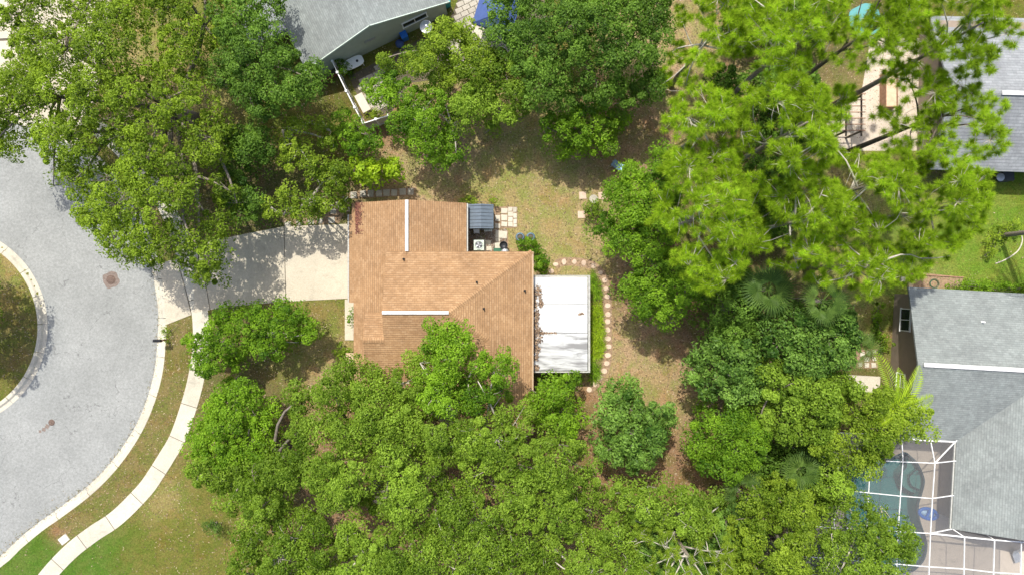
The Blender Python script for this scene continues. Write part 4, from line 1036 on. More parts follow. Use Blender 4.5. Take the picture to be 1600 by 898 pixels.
beams = [(k00, k01), (k01, g0), (g0, k02), (k02, k03), (k10, k11), (k11, g1), (g1, k12), (k12, k13), (k20, k21), (k21, g2), (g2, k22), (k22, k23), (k30, k31), (k31, g3), (g3, k32), (k32, k33),
         (k01, k11), (k11, k21), (k21, k31), (k31, k41), (g0, g1), (g1, g2), (g2, g3), (k02, k12), (k12, k22), (k22, k32), (k32, k42), (k03, k13), (k13, k23), (k23, k33), (k33, k43), (k00, k10), (k10, k20), (k20, k30), (k30, k40),
         (k03, e0), (k13, e1), (k23, e2), (k03, t3_), (k03, t2_), (k02, t1_), (k01, t0_), (t0_, t1_), (t1_, t2_), (t2_, t3_), (k23, r1), (r1, r2), (r2, r3), (r3, r4), (r1, q1), (r2, q2), (r3, q3), (q1, s1), (q2, s2_), (q3, s3),
         (k33, q1), (q1, q2), (q2, q3), (e2, r1), (d1, r2), (d2, r3), (d3, r4)]
thick = {(id(k23), id(r1)), (id(r1), id(r2)), (id(r2), id(r3)), (id(r3), id(r4))}
for i, (a, b_) in enumerate(beams):
    d = (b_-a).normalized(); w = .085 if (id(a), id(b_)) in thick else .046
    zz = .0015*(i % 7)
    MB().bar(a+d*.03+Vector((0, 0, zz)), b_-d*.03+Vector((0, 0, zz)), w, .10).build('beam', M['white'], pc)
for i, a in enumerate((k00, k10, k20, k30, k40, s1, s2_, s3, k43, k42, k41)): MB().box((a.x, a.y, (a.z-.06)/2+.04), (.08, .08, a.z-.14)).build('post', M['white'], pc)
quads = [(k00, k01, k11, k10), (k10, k11, k21, k20), (k20, k21, k31, k30), (k01, g0, g1, k11), (k11, g1, g2, k21), (k21, g2, g3, k31), (g0, k02, k12, g1), (g1, k12, k22, g2), (g2, k22, k32, g3),
         (k02, k03, k13, k12), (k12, k13, k23, k22), (k22, k23, k33, k32), (k30, k31, k41, k40), (k31, k32, k42, k41), (k32, k33, k43, k42), (k03, e0, e1, k13), (k13, e1, e2, k23), (k03, t3_, e0), (k03, t2_, t3_), (k02, t1_, t2_, k03), (k01, t0_, t1_, k02),
         (k23, r1, q1, k33), (r1, r2, q2, q1), (r2, r3, q3, q2), (k33, q1, s1, k43), (q1, q2, s2_, s1), (q2, q3, s3, s2_), (k23, e2, r1), (e2, d1, r2, r1), (d1, d2, r3, r2)]
for q in quads:
    c_ = sum(q, Vector())/len(q); pts = [p+(c_-p).normalized()*.05-Vector((0, 0, .055)) for p in q]
    m = MB(); m.add(pts, [tuple(range(len(pts)))]); m.build('screen_panel', M['screen'], pc)
# covered lanai edge items
lc = empty('deck_chair', P(1583, 865), 'grey reclining deck chair in the shade of the enclosure at the right edge', 'chair', rz=R(20))
MB().bar((0, -.5, .35), (0, .2, .35), .55, .05).build('seat', M['galv'], lc, local=True); MB().bar((0, .2, .36), (0, .65, .72), .55, .05).build('backrest', M['galv'], lc, local=True)
for sx in (-.25, .25):
    for sy in (-.45, .15): MB().box((sx, sy, .17), (.04, .04, .33)).build('leg', M['galv'], lc, local=True)

# ------------------------------------------------------------------ vegetation
def hexpts(poly, sp, jit=.35):
    p = np.asarray(poly); x0, y0 = p.min(0); x1, y1 = p.max(0)
    ys = np.arange(y0-sp, y1+sp, sp*.87); out = []
    for i, y in enumerate(ys):
        xs = np.arange(x0-sp, x1+sp, sp)+(i % 2)*sp/2; out.append(np.c_[xs, np.full(len(xs), y)])
    o = np.vstack(out)+rng.normal(0, jit*sp*.6, (sum(map(len, out)), 2))
    return o[inpoly(o[:, 0], o[:, 1], poly)]
NL = 0
def leaves_at(c, r, n, L, Wd, flat=.75, up=.55, zmin=-.35):
    """c (m,3) puff centres, r (m,), n leaves each -> (N,4,3) quads"""
    ci = np.repeat(np.arange(len(c)), n)
    N = len(ci)
    z = rng.uniform(zmin, 1, N); a = rng.uniform(0, 2*np.pi, N); s = np.sqrt(np.clip(1-z*z, 0, 1))
    dirv = np.c_[s*np.cos(a), s*np.sin(a), z]
    rad = r[ci]*rng.uniform(.55, 1.12, N)**.8
    pos = c[ci]+dirv*rad[:, None]*np.array([1, 1, flat])
    nrm = dirv*.55+np.array([0, 0, up])+rng.normal(0, .50, (N, 3)); nrm /= np.linalg.norm(nrm, axis=1)[:, None]
    t = rng.normal(0, 1, (N, 3)); t -= (t*nrm).sum(1)[:, None]*nrm; t /= np.linalg.norm(t, axis=1)[:, None]
    b = np.cross(nrm, t)
    l = L*rng.uniform(.65, 1.3, N)[:, None]/2; w = Wd*rng.uniform(.7, 1.2, N)[:, None]/2
    v = np.empty((N, 4, 3))
    v[:, 0] = pos-t*l; v[:, 1] = pos+b*w+nrm*w*.35-t*l*.1; v[:, 2] = pos+t*l-nrm*l*.25; v[:, 3] = pos-b*w+nrm*w*.35-t*l*.1
    return v, ci, z
def curve3(a, b, sag=.15, n=5, wob=.1):
    a, b = np.array(a, float), np.array(b, float); L = np.linalg.norm(b-a); out = []
    w = rng.normal(0, wob*L*.5, 3); w[2] = abs(w[2])*.3
    for i in range(n):
        t = i/(n-1); out.append(a+(b-a)*t+w*math.sin(math.pi*t)+np.array([0, 0, sag*L*math.sin(math.pi*t)])*(1-t*.3))
    return out
TREES = []
def tree(name, label, poly_px, zb, zt, leaf='oak', trunk=None, lobe=2.4, puff=.62, dens=520, L=.17, Wd=.10, gap=.10, bark='bark', cat='tree', group=None, limbs=7, twigs=.5, lower=.30, rt=None, tvar=(.0, 1.0), edge_px=True, hproj=None, grow=1.05):
    global NL
    hp = hproj if hproj is not None else zb+(zt-zb)*.55
    poly = np.array([P2(x, y, hp) for x, y in poly_px])
    cen = poly.mean(0); poly = cen+(poly-cen)*grow
    if trunk is None: base = cen
    else: base = np.array(P2(*trunk))
    root = empty(name, (base[0], base[1], 0), label, cat, group)
    area = .5*abs(np.dot(poly[:, 0], np.roll(poly[:, 1], 1))-np.dot(poly[:, 1], np.roll(poly[:, 0], 1)))
    lb = hexpts(poly, lobe*.85, .45)
    if len(lb) < 2: lb = np.vstack([lb.reshape(-1, 2), cen, cen+rng.normal(0, .3, 2)])
    de = dist_edge(lb[:, 0], lb[:, 1], poly); dm = max(de.max(), .5)
    lz = zb+(zt-zb)*np.sqrt(np.clip(1-(1-np.clip(de/dm, 0, 1))**2, 0, 1))+rng.normal(0, .10*(zt-zb)+.12, len(lb))
    lr = lobe*rng.uniform(.5, .75, len(lb))
    def puffs(sp, dz, drop):
        pp = hexpts(poly, sp, .4)
        e = dist_edge(pp[:, 0], pp[:, 1], poly)
        keep = e > puff*.45*rng.uniform(.3, 1.3, len(pp)); pp = pp[keep]; e = e[keep]
        d = np.hypot(pp[:, None, 0]-lb[None, :, 0], pp[:, None, 1]-lb[None, :, 1])/lr[None, :]
        k = d.argmin(1); t = d[np.arange(len(pp)), k]
        z = lz[k]-lobe*.38*np.clip(t, 0, 1.6)**2+rng.normal(0, .30, len(pp))+dz
        pr_ = drop+.06+np.clip(t-.80, 0, 1)*1.3+(e < puff*.9)*.18
        kp = rng.uniform(size=len(pp)) > pr_
        return np.c_[pp, z][kp], k[kp]
    pu, pk = puffs(puff*.95, 0, gap)
    pl_, plk = puffs(puff*1.35, -1.15*min(1, (zt-zb)/2+.3), gap*.6)
    n1 = max(6, int(dens*(puff*.95)**2)); n2 = max(4, int(dens*lower*(puff*1.35)**2))
    r1_ = puff*rng.uniform(.36, 1.18, len(pu)); r2_ = puff*1.3*rng.uniform(.7, 1.1, len(pl_))
    v1, c1, z1 = leaves_at(pu, r1_, n1, L, Wd); v2, c2, z2 = leaves_at(pl_, r2_, n2, L*1.1, Wd*1.1)
    lt = rng.uniform(tvar[0], tvar[1], len(lb)); pt = rng.normal(0, .15, len(pu))
    shade_ = rng.normal(0, .07)
    tint = shade_+np.r_[.38*lt[pk][c1]+pt[c1]+rng.uniform(0, .55, len(c1)), .3*lt[plk][c2]+rng.uniform(0, .5, len(c2))]
    v = np.vstack([v1.reshape(-1, 3), v2.reshape(-1, 3)]); NL += len(v)//4
    v[:, 2] = np.maximum(v[:, 2], .03)
    link('crown', np_mesh('crown', v, 4, LEAF[leaf], attr=np.clip(tint, 0, 1)), root, 'stuff')
    # trunk and limbs
    rt = rt or .06+.022*math.sqrt(area)+.012*zt
    zc = max(.25, zb*.55); B = M[bark]
    lean = rng.normal(0, .15, 2)*min(1, zc*.4)
    tp_ = [(base[0], base[1], -.02), (base[0]+lean[0]*.3, base[1]+lean[1]*.3, zc*.35), (base[0]+lean[0], base[1]+lean[1], zc)]
    MB().tube(tp_, [rt*1.35, rt, rt*.85], 8).build('trunk', B, root)
    order = np.argsort(-lr+rng.normal(0, .3, len(lb)))
    rest = MB(); top = np.array(tp_[-1])
    ends = {}
    for q, li in enumerate(order):
        e_ = np.array([lb[li, 0], lb[li, 1], lz[li]-.55])
        src = top
        cand = [p for p in ends.values()]
        rr = rt*(.55 if q < limbs else .30)
        if q >= limbs and cand:
            mids = np.array(cand); dd = np.linalg.norm(mids-e_, axis=1); src = mids[dd.argmin()]
        cv = curve3(src, e_, .10, 6, .16)
        rad = np.linspace(rr, max(.018, rr*.22), 6)
        if q < limbs: MB().tube(cv, rad, 7).build('limb', B, root); ends[q] = cv[3]
        else: rest.tube(cv, rad, 5)
    tw = rng.uniform(size=len(pu)) < twigs
    for i in np.nonzero(tw)[0]:
        li = pk[i]; a = np.array([lb[li, 0], lb[li, 1], lz[li]-.6]); b_ = pu[i]+np.array([0, 0, -.05 if rng.uniform() > .3*(twigs > .6) else r1_[i]*.75])
        if np.linalg.norm(a-b_) > .3: rest.tube(curve3(a, b_, .05, 4, .18), [.028, .022, .015, .007], 3)
    if rest.f: rest.build('branches', B, root, 'stuff')
    return root

# needles: one tuft = a burst of thin blades
def pine(label, poly_px, zb, zt, trunk=None, lobe=1.8, sp=.42, gap=.04, need=170, L=.40, leaf='pine', tvar=(.2, 1.0), bark='bark', hproj=None, limbs=9, group=None, rt=.17):
    hp = hproj if hproj is not None else zb+(zt-zb)*.5
    poly = np.array([P2(x, y, hp) for x, y in poly_px]); cen = poly.mean(0); poly = cen+(poly-cen)*1.07
    base = cen*.975
    root = empty('pine_tree', (base[0], base[1], 0), label, 'tree', group)
    lb = hexpts(poly, lobe*.95, .5)
    if len(lb) < 2: lb = np.vstack([lb.reshape(-1, 2), cen, cen+np.array([.5, .3])])
    de = dist_edge(lb[:, 0], lb[:, 1], poly); dm = max(de.max(), .5)
    lz = zb+(zt-zb)*np.clip(de/dm, 0, 1)**.6+rng.normal(0, .5, len(lb))
    lr = lobe*rng.uniform(.62, .95, len(lb))
    pp = hexpts(poly, sp, .5); d = np.hypot(pp[:, None, 0]-lb[None, :, 0], pp[:, None, 1]-lb[None, :, 1])/lr[None, :]
    k = d.argmin(1); t = d[np.arange(len(pp)), k]
    kp = rng.uniform(size=len(pp)) > gap+np.clip(t-.95, 0, 1)*1.8
    pp, k, t = pp[kp], k[kp], t[kp]
    pz = lz[k]-lobe*.42*np.clip(t, 0, 1.5)**2+rng.normal(0, .20, len(pp)); pu = np.c_[pp, pz]
    low = pu[rng.uniform(size=len(pu)) < .35]+np.array([0, 0, -1.1])+rng.normal(0, .3, (1, 3))
    allp = np.vstack([pu, low]); kk = np.r_[k, rng.integers(0, len(lb), len(low))]
    outw = np.c_[allp[:, :2]-lb[kk][:, :2], np.full(len(allp), .9)]; outw /= np.linalg.norm(outw, axis=1)[:, None]+1e-9
    N = len(allp)*need; ci = np.repeat(np.arange(len(allp)), need)
    dv = rng.normal(0, 1, (N, 3)); dv /= np.linalg.norm(dv, axis=1)[:, None]; dv = dv*.95+outw[ci]*.42; dv /= np.linalg.norm(dv, axis=1)[:, None]
    l = L*rng.uniform(.75, 1.15, N)[:, None]; org = allp[ci]-outw[ci]*rng.uniform(0, .22, N)[:, None]
    sd = np.cross(dv, rng.normal(0, 1, (N, 3))); sd /= np.linalg.norm(sd, axis=1)[:, None]+1e-9
    v = np.empty((N, 3, 3)); v[:, 0] = org-sd*.006; v[:, 1] = org+sd*.006; v[:, 2] = org+dv*l-np.array([0, 0, .04]); 
    # widen mid-needle by using slightly offset base so that thin blades still catch light
    v[:, 0] += dv*l*.10; v[:, 1] += dv*l*.10; v[:, 0] -= sd*.007; v[:, 1] += sd*.007
    lt = rng.uniform(*tvar, len(lb)); tint = .4*lt[kk][ci]+np.repeat(rng.normal(0, .14, len(allp)), need)+rng.uniform(0, .5, N)
    link('crown', np_mesh('crown', v.reshape(-1, 3), 3, LEAF[leaf], attr=np.clip(tint, 0, 1)), root, 'stuff')
    B = M[bark]; c3 = cen
    tops = np.array([c3[0], c3[1], zt-.8])
    MB().tube([(base[0], base[1], -.02), (base[0]*.8+c3[0]*.2, base[1]*.8+c3[1]*.2, zb*.45), (base[0]*.4+c3[0]*.6, base[1]*.4+c3[1]*.6, zb*.85), tuple(tops)], [rt*1.3, rt, rt*.7, .05], 9).build('trunk', B, root)
    rest = MB(); ends = []
    order = rng.permutation(len(lb))
    for q, li in enumerate(order):
        e_ = np.array([lb[li, 0], lb[li, 1], lz[li]-.35]); f_ = rng.uniform(.15, .9); z0 = zb*.75+(zt-zb*.75)*f_*.8
        s = np.array([base[0]*(1-f_)*.3+c3[0]*(1-(1-f_)*.3), base[1]*(1-f_)*.3+c3[1]*(1-(1-f_)*.3), z0])
        if q >= limbs and ends:
            mids = np.array(ends); dd = np.linalg.norm(mids-e_, axis=1); s = mids[dd.argmin()]
        cv = curve3(s, e_, .03, 6, .12)
        rr = .075 if q < limbs else .045; rad = np.linspace(rr, .018, 6)
        if q < limbs: MB().tube(cv, rad, 6).build('limb', M['bark_pale' if bark != 'bark_dark' else bark], root); ends.append(cv[3]); ends.append(cv[4])
        else: rest.tube(cv, rad, 4)
    for i in range(len(allp)):
        if rng.uniform() < .7:
            li = kk[i]; a = np.array([lb[li, 0], lb[li, 1], lz[li]-.4])
            if .25 < np.linalg.norm(a-allp[i]) < 3: rest.tube(curve3(a, allp[i], .03, 4, .15), [.024, .018, .013, .008], 3)
    rest.build('branches', M['bark_pale'], root, 'stuff')
    return root

# --- broadleaf trees (outline traced at crown height, real height and depth)
tree('live_oak', 'huge spreading live oak over the street and driveway mouth at upper left', [(25, 12), (60, 2), (110, -8), (200, -40), (330, -40), (345, 60), (325, 130), (345, 190), (335, 240), (352, 290), (345, 330), (352, 392), (350, 425), (325, 442), (282, 434), (262, 412), (232, 406), (200, 416), (168, 412), (155, 388), (130, 376), (126, 350), (97, 342), (92, 292), (78, 268), (58, 288), (45, 266), (15, 256), (-40, 240), (-60, 150), (0, 105), (8, 60)],
     5.2, 9.5, 'oak', (302, 185), lobe=2.7, puff=.52, dens=470, gap=.30, bark='bark', limbs=14, twigs=.8, rt=.42, lower=.30)
tree('oak_tree', 'dark green oak against the grey roof corner of the top house', [(318, -40), (430, -40), (432, 40), (470, 60), (505, 85), (508, 145), (490, 160), (440, 165), (425, 185), (395, 190), (375, 160), (335, 130), (345, 60)], 5, 8.5, 'dark', (390, 90), lobe=2.6, dens=560, gap=.08)
tree('small_tree', 'mid green tree between the huge live oak and the bare pale branches', [(345, 190), (400, 195), (425, 210), (430, 250), (400, 262), (385, 300), (352, 300), (338, 240)], 3.2, 5.6, 'dark', (380, 245), lobe=2.0, gap=.22)
tree('small_tree', 'sparse yellow-green tree with bare pale branches left of the white fence', [(438, 195), (470, 172), (505, 178), (520, 200), (520, 250), (500, 275), (470, 282), (445, 262), (425, 225)], 3.2, 5.2, 'yellow', (455, 215), lobe=1.7, puff=.5, gap=.42, bark='bark_pale', twigs=.95)
tree('small_tree', 'bright shrubby tree against the outer corner of the white fence', [(535, 165), (555, 175), (568, 200), (600, 212), (600, 240), (560, 245), (528, 235), (510, 215), (522, 185)], 2.2, 4.4, 'bright', (548, 205), lobe=1.5, puff=.5, gap=.12)
tree('small_tree', 'airy tree with pale twigs between the stone row and driveway top edge', [(500, 252), (545, 245), (560, 270), (548, 300), (540, 330), (500, 345), (490, 375), (455, 372), (440, 350), (405, 345), (410, 310), (445, 290), (470, 285)], 3.0, 5.0, 'yellow', (490, 315), lobe=1.6, puff=.48, gap=.38, bark='bark_pale', twigs=.95, grow=.98)
tree('small_tree', 'green tree overhanging the upper left edge of the driveway', [(352, 300), (390, 290), (410, 305), (412, 340), (380, 352), (355, 345), (340, 325)], 3.2, 5.4, 'dark', (385, 322), lobe=1.8, gap=.18)
tree('magnolia_tree', 'large leaved glossy yellow-green tree above the row of square stones', [(560, 240), (600, 245), (628, 255), (628, 280), (600, 294), (570, 290), (548, 275), (545, 255)], 2.2, 4.2, 'areca', (590, 262), lobe=1.5, puff=.5, dens=240, L=.30, Wd=.19, gap=.08, grow=.98)
tree('broadleaf_tree', 'spreading yellow-green tree in front of the grey-green wall', [(597, 66), (625, 60), (648, 78), (672, 50), (697, 25), (735, 30), (745, 62), (762, 80), (790, 90), (780, 128), (735, 135), (700, 140), (660, 130), (630, 112), (592, 108)], 4.0, 6.4, 'yellow', (690, 105), lobe=1.9, dens=560, gap=.08)
tree('broadleaf_tree', 'mid green tree whose crown brushes the beige fence corner', [(568, 122), (592, 112), (640, 118), (700, 140), (720, 175), (705, 200), (722, 235), (700, 262), (682, 268), (655, 240), (618, 215), (606, 190), (600, 168), (572, 160), (560, 140)], 3.6, 5.8, 'bright', (655, 178), lobe=1.8, dens=520, gap=.18, bark='bark_pale', twigs=.8)
tree('broadleaf_tree', 'round leafy green tree left of the big dark oak', [(745, 85), (790, 82), (820, 110), (832, 155), (815, 188), (775, 192), (735, 205), (708, 190), (705, 150), (738, 132)], 3.6, 5.8, 'canopy', (768, 150), lobe=2.0, dens=560, gap=.06)
tree('oak_tree', 'big dense dark green oak at the top beside the brown leaf litter', [(770, -40), (1045, -40), (1060, 20), (1042, 60), (1035, 105), (1044, 140), (1000, 150), (985, 165), (945, 158), (905, 158), (850, 172), (822, 165), (812, 120), (790, 85), (765, 60)], 5.5, 9.2, 'dark', (905, 55), lobe=2.7, dens=560, gap=.04, twigs=.3)
tree('small_tree', 'bright green small tree standing alone at the top of the yard', [(840, 190), (870, 170), (910, 165), (962, 165), (988, 185), (972, 205), (955, 240), (905, 240), (872, 235), (846, 215)], 2.8, 5.2, 'bright', (908, 212), lobe=1.6, puff=.5, dens=560, gap=.14)
tree('yard_tree', 'large rounded bright green tree right of the dry lawn', [(944, 290), (968, 270), (985, 256), (1018, 250), (1040, 215), (1062, 230), (1065, 300), (1065, 345), (1050, 388), (1000, 396), (955, 390), (932, 360), (938, 320)], 4.4, 7.4, 'bright', (1000, 335), lobe=2.0, dens=560, gap=.06)
tree('yard_tree', 'bright green tree below the large rounded one, casting shade on bare soil', [(975, 402), (1010, 388), (1060, 385), (1100, 415), (1095, 460), (1085, 482), (1050, 512), (1020, 498), (992, 490), (966, 450)], 4.4, 7.2, 'bright', (1030, 445), lobe=1.9, dens=560, gap=.08)
tree('shrub', 'leafy shrub at the left edge of the large rounded bright tree', [(912, 318), (935, 312), (948, 325), (940, 340), (918, 340), (909, 330)], .6, 1.8, 'canopy', None, lobe=.9, puff=.32, dens=600, L=.13, Wd=.08, cat='shrub', limbs=3)
# front yard
tree('front_tree', 'bright green front yard tree left half over the pavement', [(290, 535), (330, 500), (345, 475), (372, 480), (388, 500), (385, 540), (370, 580), (335, 590), (312, 582), (302, 560)], 2.8, 5.0, 'bright', (352, 535), lobe=1.6, puff=.5, dens=540, gap=.16)
tree('front_tree', 'bright green front yard tree just below the driveway', [(388, 485), (402, 470), (455, 466), (478, 482), (492, 505), (490, 530), (465, 545), (440, 558), (405, 565), (388, 545), (382, 515)], 2.6, 4.8, 'bright', (432, 520), lobe=1.6, puff=.5, dens=540, gap=.14, bark='bark_pale')
tree('front_tree', 'bright light green tree leaning over the pavement curve at left', [(335, 600), (372, 590), (405, 600), (428, 625), (428, 680), (415, 720), (385, 755), (345, 755), (310, 735), (290, 690), (300, 650)], 3.2, 5.8, 'bright', (365, 668), lobe=1.8, puff=.55, dens=560, gap=.08, tvar=(.4, 1))
tree('shrub', 'small round dark bluish shrub alone on the front lawn', [(316, 812), (332, 808), (346, 815), (346, 832), (330, 838), (315, 828)], .5, 1.2, 'blue', None, lobe=.8, puff=.3, dens=560, L=.10, Wd=.05, cat='shrub', limbs=3)
tree('front_tree', 'light green tree over the lawn beside the small round dark shrub', [(305, 705), (345, 690), (400, 700), (432, 715), (425, 770), (395, 795), (362, 802), (338, 785), (312, 765), (296, 735)], 2.8, 5.4, 'canopy', (375, 745), lobe=1.8, puff=.52, dens=520, gap=.14, bark='bark_pale', twigs=.8, tvar=(.3, 1))
# oak mass below the house
OM = 'trees crowding the south side of the house'
tree('oak_tree', 'oak lobe reaching highest over the brown roof', [(648, 508), (690, 505), (725, 505), (748, 518), (745, 545), (722, 570), (735, 620), (700, 650), (655, 640), (640, 600), (655, 560)], 6.4, 9.0, 'bright', (705, 650), lobe=1.9, dens=560, gap=.06, bark='bark_pale', twigs=.7, tvar=(.2, 1), group=OM)
tree('oak_tree', 'oak lobe over the brown roof beside the hip valley', [(748, 545), (790, 540), (805, 570), (800, 600), (775, 625), (740, 650), (715, 640), (722, 590), (732, 560)], 6.2, 8.8, 'bright', (760, 660), lobe=1.8, dens=560, gap=.10, bark='bark_pale', twigs=.7, group=OM)
tree('oak_tree', 'olive green oak covering the lower left corner of the brown roof', [(490, 610), (520, 572), (560, 565), (602, 590), (612, 560), (655, 555), (660, 620), (690, 660), (640, 700), (580, 715), (520, 700), (485, 665)], 5.8, 8.6, 'canopy', (575, 650), lobe=2.1, dens=560, gap=.05, twigs=.5, group=OM)
tree('oak_tree', 'olive green oak on the left flank above the front lawn', [(430, 605), (470, 595), (495, 610), (500, 680), (490, 760), (450, 800), (400, 800), (380, 770), (400, 720), (432, 690), (430, 640)], 5.0, 8.2, 'canopy', (450, 700), lobe=2.2, dens=560, gap=.07, group=OM)
tree('oak_tree', 'oak with lit domes in the centre of the tree mass below the house', [(500, 690), (560, 700), (640, 690), (690, 700), (690, 770), (650, 810), (570, 820), (500, 800), (480, 750)], 6.0, 9.4, 'canopy', (590, 750), lobe=2.3, dens=560, gap=.05, tvar=(.2, 1), group=OM)
tree('oak_tree', 'oak showing a forked pale trunk below the hip of the brown roof', [(665, 640), (715, 655), (760, 640), (810, 610), (830, 640), (828, 700), (790, 730), (735, 745), (690, 720), (655, 690)], 5.8, 8.8, 'canopy', (735, 690), lobe=2.0, dens=580, gap=.13, bark='bark_pale', twigs=.9, group=OM)
tree('oak_tree', 'bright green tree below the white porch roof', [(832, 592), (880, 584), (905, 592), (908, 622), (920, 660), (890, 690), (845, 680), (825, 650)], 3.8, 5.8, 'bright', (880, 640), lobe=1.8, dens=560, gap=.08, tvar=(.4, 1), group=OM)
tree('oak_tree', 'yellow-green oak right of centre in the tree mass, above the bare soil tip', [(800, 690), (850, 680), (900, 690), (945, 740), (950, 790), (900, 830), (830, 830), (780, 800), (760, 750)], 6.0, 9.2, 'canopy', (850, 750), lobe=2.2, dens=560, gap=.08, tvar=(.3, 1), group=OM)
tree('oak_tree', 'oak at the bottom left of the tree mass with pale twigs showing', [(370, 800), (440, 790), (500, 800), (530, 850), (530, 940), (380, 940), (362, 880)], 5.0, 8.4, 'canopy', (450, 860), lobe=2.2, dens=560, gap=.08, bark='bark_pale', twigs=.8, group=OM)
tree('oak_tree', 'oak at the bottom edge left of the tangled pale branches', [(520, 815), (590, 820), (650, 808), (690, 830), (700, 940), (520, 940)], 5.6, 9.0, 'canopy', (600, 880), lobe=2.2, dens=560, gap=.08, bark='bark_pale', twigs=.8, group=OM)
tree('oak_tree', 'oak with a tangle of bare pale branches at the bottom edge', [(690, 745), (740, 745), (780, 790), (830, 830), (850, 880), (850, 940), (690, 940), (680, 860), (660, 810)], 5.6, 8.8, 'canopy', (750, 850), lobe=2.0, dens=520, gap=.22, bark='bark_pale', twigs=1.0, group=OM)
tree('oak_tree', 'yellowish oak at the bottom edge right of the tangled pale branches', [(840, 830), (900, 830), (960, 790), (1000, 830), (1010, 940), (840, 940)], 5.4, 8.6, 'canopy', (920, 870), lobe=2.1, dens=560, gap=.12, bark='bark_pale', twigs=.8, tvar=(.4, 1), group=OM)
tree('oak_tree', 'olive green tree at the lower tip of the bare soil', [(945, 745), (985, 742), (1020, 752), (1080, 755), (1130, 775), (1120, 830), (1060, 840), (1000, 825), (955, 790)], 5.0, 8.0, 'canopy', (1030, 790), lobe=2.0, dens=560, gap=.16, bark='bark_pale', twigs=.9, tvar=(.4, 1), group=OM)
tree('magnolia_tree', 'blue-green glossy tree at the lower end of the stepping stones', [(942, 622), (958, 594), (990, 592), (1010, 620), (1062, 632), (1060, 670), (1035, 710), (990, 745), (945, 735), (920, 700), (928, 655)], 4.0, 6.8, 'blue', (980, 668), lobe=1.9, puff=.55, dens=420, L=.25, Wd=.12, gap=.10, grow=.98)
# east hedge of evergreens
tree('evergreen_tree', 'dark shaded evergreen below the pines at the right edge of the bare soil', [(1090, 440), (1180, 420), (1195, 470), (1190, 520), (1150, 540), (1105, 530), (1095, 490)], 4.0, 6.6, 'dark', (1130, 480), lobe=2.0, dens=560, gap=.12, grow=1.04)
tree('evergreen_tree', 'glossy evergreen in the left column beside the bare soil', [(1092, 535), (1140, 515), (1195, 520), (1200, 600), (1170, 640), (1110, 630), (1075, 600), (1080, 565)], 4.4, 7.4, 'blue', (1135, 575), lobe=1.9, dens=440, L=.23, Wd=.12, gap=.10, grow=1.04)
tree('evergreen_tree', 'round dark evergreen by the narrow lower tip of bare soil', [(1088, 645), (1130, 630), (1190, 640), (1205, 700), (1180, 752), (1130, 748), (1090, 735), (1076, 700)], 4.2, 7.2, 'bright', (1130, 690), lobe=2.0, dens=560, gap=.08, tvar=(0, .5), grow=1.04)
tree('evergreen_tree', 'tall glossy evergreen next to the palms', [(1190, 490), (1250, 480), (1330, 478), (1345, 500), (1345, 560), (1300, 585), (1240, 575), (1200, 550)], 5.4, 8.4, 'blue', (1262, 530), lobe=2.2, dens=440, L=.23, Wd=.12, gap=.10, tvar=(0, .6), grow=1.14)
tree('evergreen_tree', 'mottled evergreen left of the small stepping slabs', [(1195, 560), (1250, 575), (1320, 585), (1340, 620), (1320, 660), (1260, 690), (1210, 680), (1190, 620)], 5.4, 8.4, 'canopy', (1262, 615), lobe=2.1, dens=500, L=.2, Wd=.12, gap=.10, tvar=(.2, 1), grow=1.14)
tree('ficus_tree', 'bright yellow-green tree crown covering the pool corner', [(1330, 612), (1375, 600), (1430, 620), (1450, 655), (1440, 690), (1405, 700), (1385, 740), (1355, 755), (1325, 735), (1290, 715), (1260, 695), (1290, 660)], 5.0, 8.2, 'yellow', (1352, 665), lobe=2.0, dens=560, gap=.06, tvar=(.3, 1))
tree('ficus_tree', 'dark green tree over the lower left corner of the pool', [(1335, 785), (1375, 790), (1420, 815), (1435, 845), (1415, 880), (1420, 940), (1280, 940), (1270, 880), (1290, 820)], 5.0, 8.0, 'canopy', (1345, 850), lobe=2.0, dens=520, gap=.12, bark='bark_pale', tvar=(0, .5))
tree('broadleaf_tree', 'yellowish green tree at the bottom between airy twigs and dark pool tree', [(1165, 770), (1220, 745), (1270, 770), (1290, 810), (1270, 880), (1260, 940), (1150, 940), (1130, 880), (1150, 820)], 5.0, 8.0, 'yellow', (1205, 840), lobe=2.0, dens=560, gap=.10, tvar=(0, .8))
tree('broadleaf_tree', 'small green tree at the left edge of the pool enclosure', [(1270, 725), (1320, 735), (1340, 770), (1320, 800), (1280, 800), (1262, 760)], 3.6, 6.0, 'canopy', (1298, 762), lobe=1.8, dens=520, gap=.10)
pine('airy tree with white branching twigs at the bottom edge', [(1000, 830), (1060, 838), (1125, 835), (1150, 870), (1150, 940), (1000, 940)], 7, 10, (1075, 880), lobe=1.4, sp=.42, gap=.12, leaf='yellow', need=90, L=.32)
# pines
PG = 'tall pines along the east boundary'
pine('pine at the top edge beside the dark oak', [(1060, -40), (1180, -40), (1165, 40), (1180, 85), (1120, 105), (1090, 130), (1050, 118), (1045, 90), (1070, 50)], 7, 11, (1080, 95), group=PG)
pine('pine at the top edge right of the topmost left one', [(1180, -40), (1300, -40), (1330, 20), (1320, 70), (1300, 110), (1240, 118), (1190, 110), (1170, 60)], 12, 16, (1160, 110), group=PG)
pine('yellowish pine over the upper right corner of the yard', [(1048, 160), (1075, 130), (1130, 140), (1170, 150), (1172, 220), (1160, 270), (1110, 262), (1065, 240), (1042, 200)], 11, 14.5, (1070, 240), gap=.06, tvar=(.5, 1), group=PG)
pine('yellowish pine above the large rounded bright tree', [(1032, 260), (1065, 232), (1110, 255), (1160, 270), (1172, 330), (1168, 420), (1115, 455), (1085, 430), (1050, 380), (1028, 340)], 11, 14.5, (1050, 340), gap=.06, tvar=(.5, 1), group=PG)
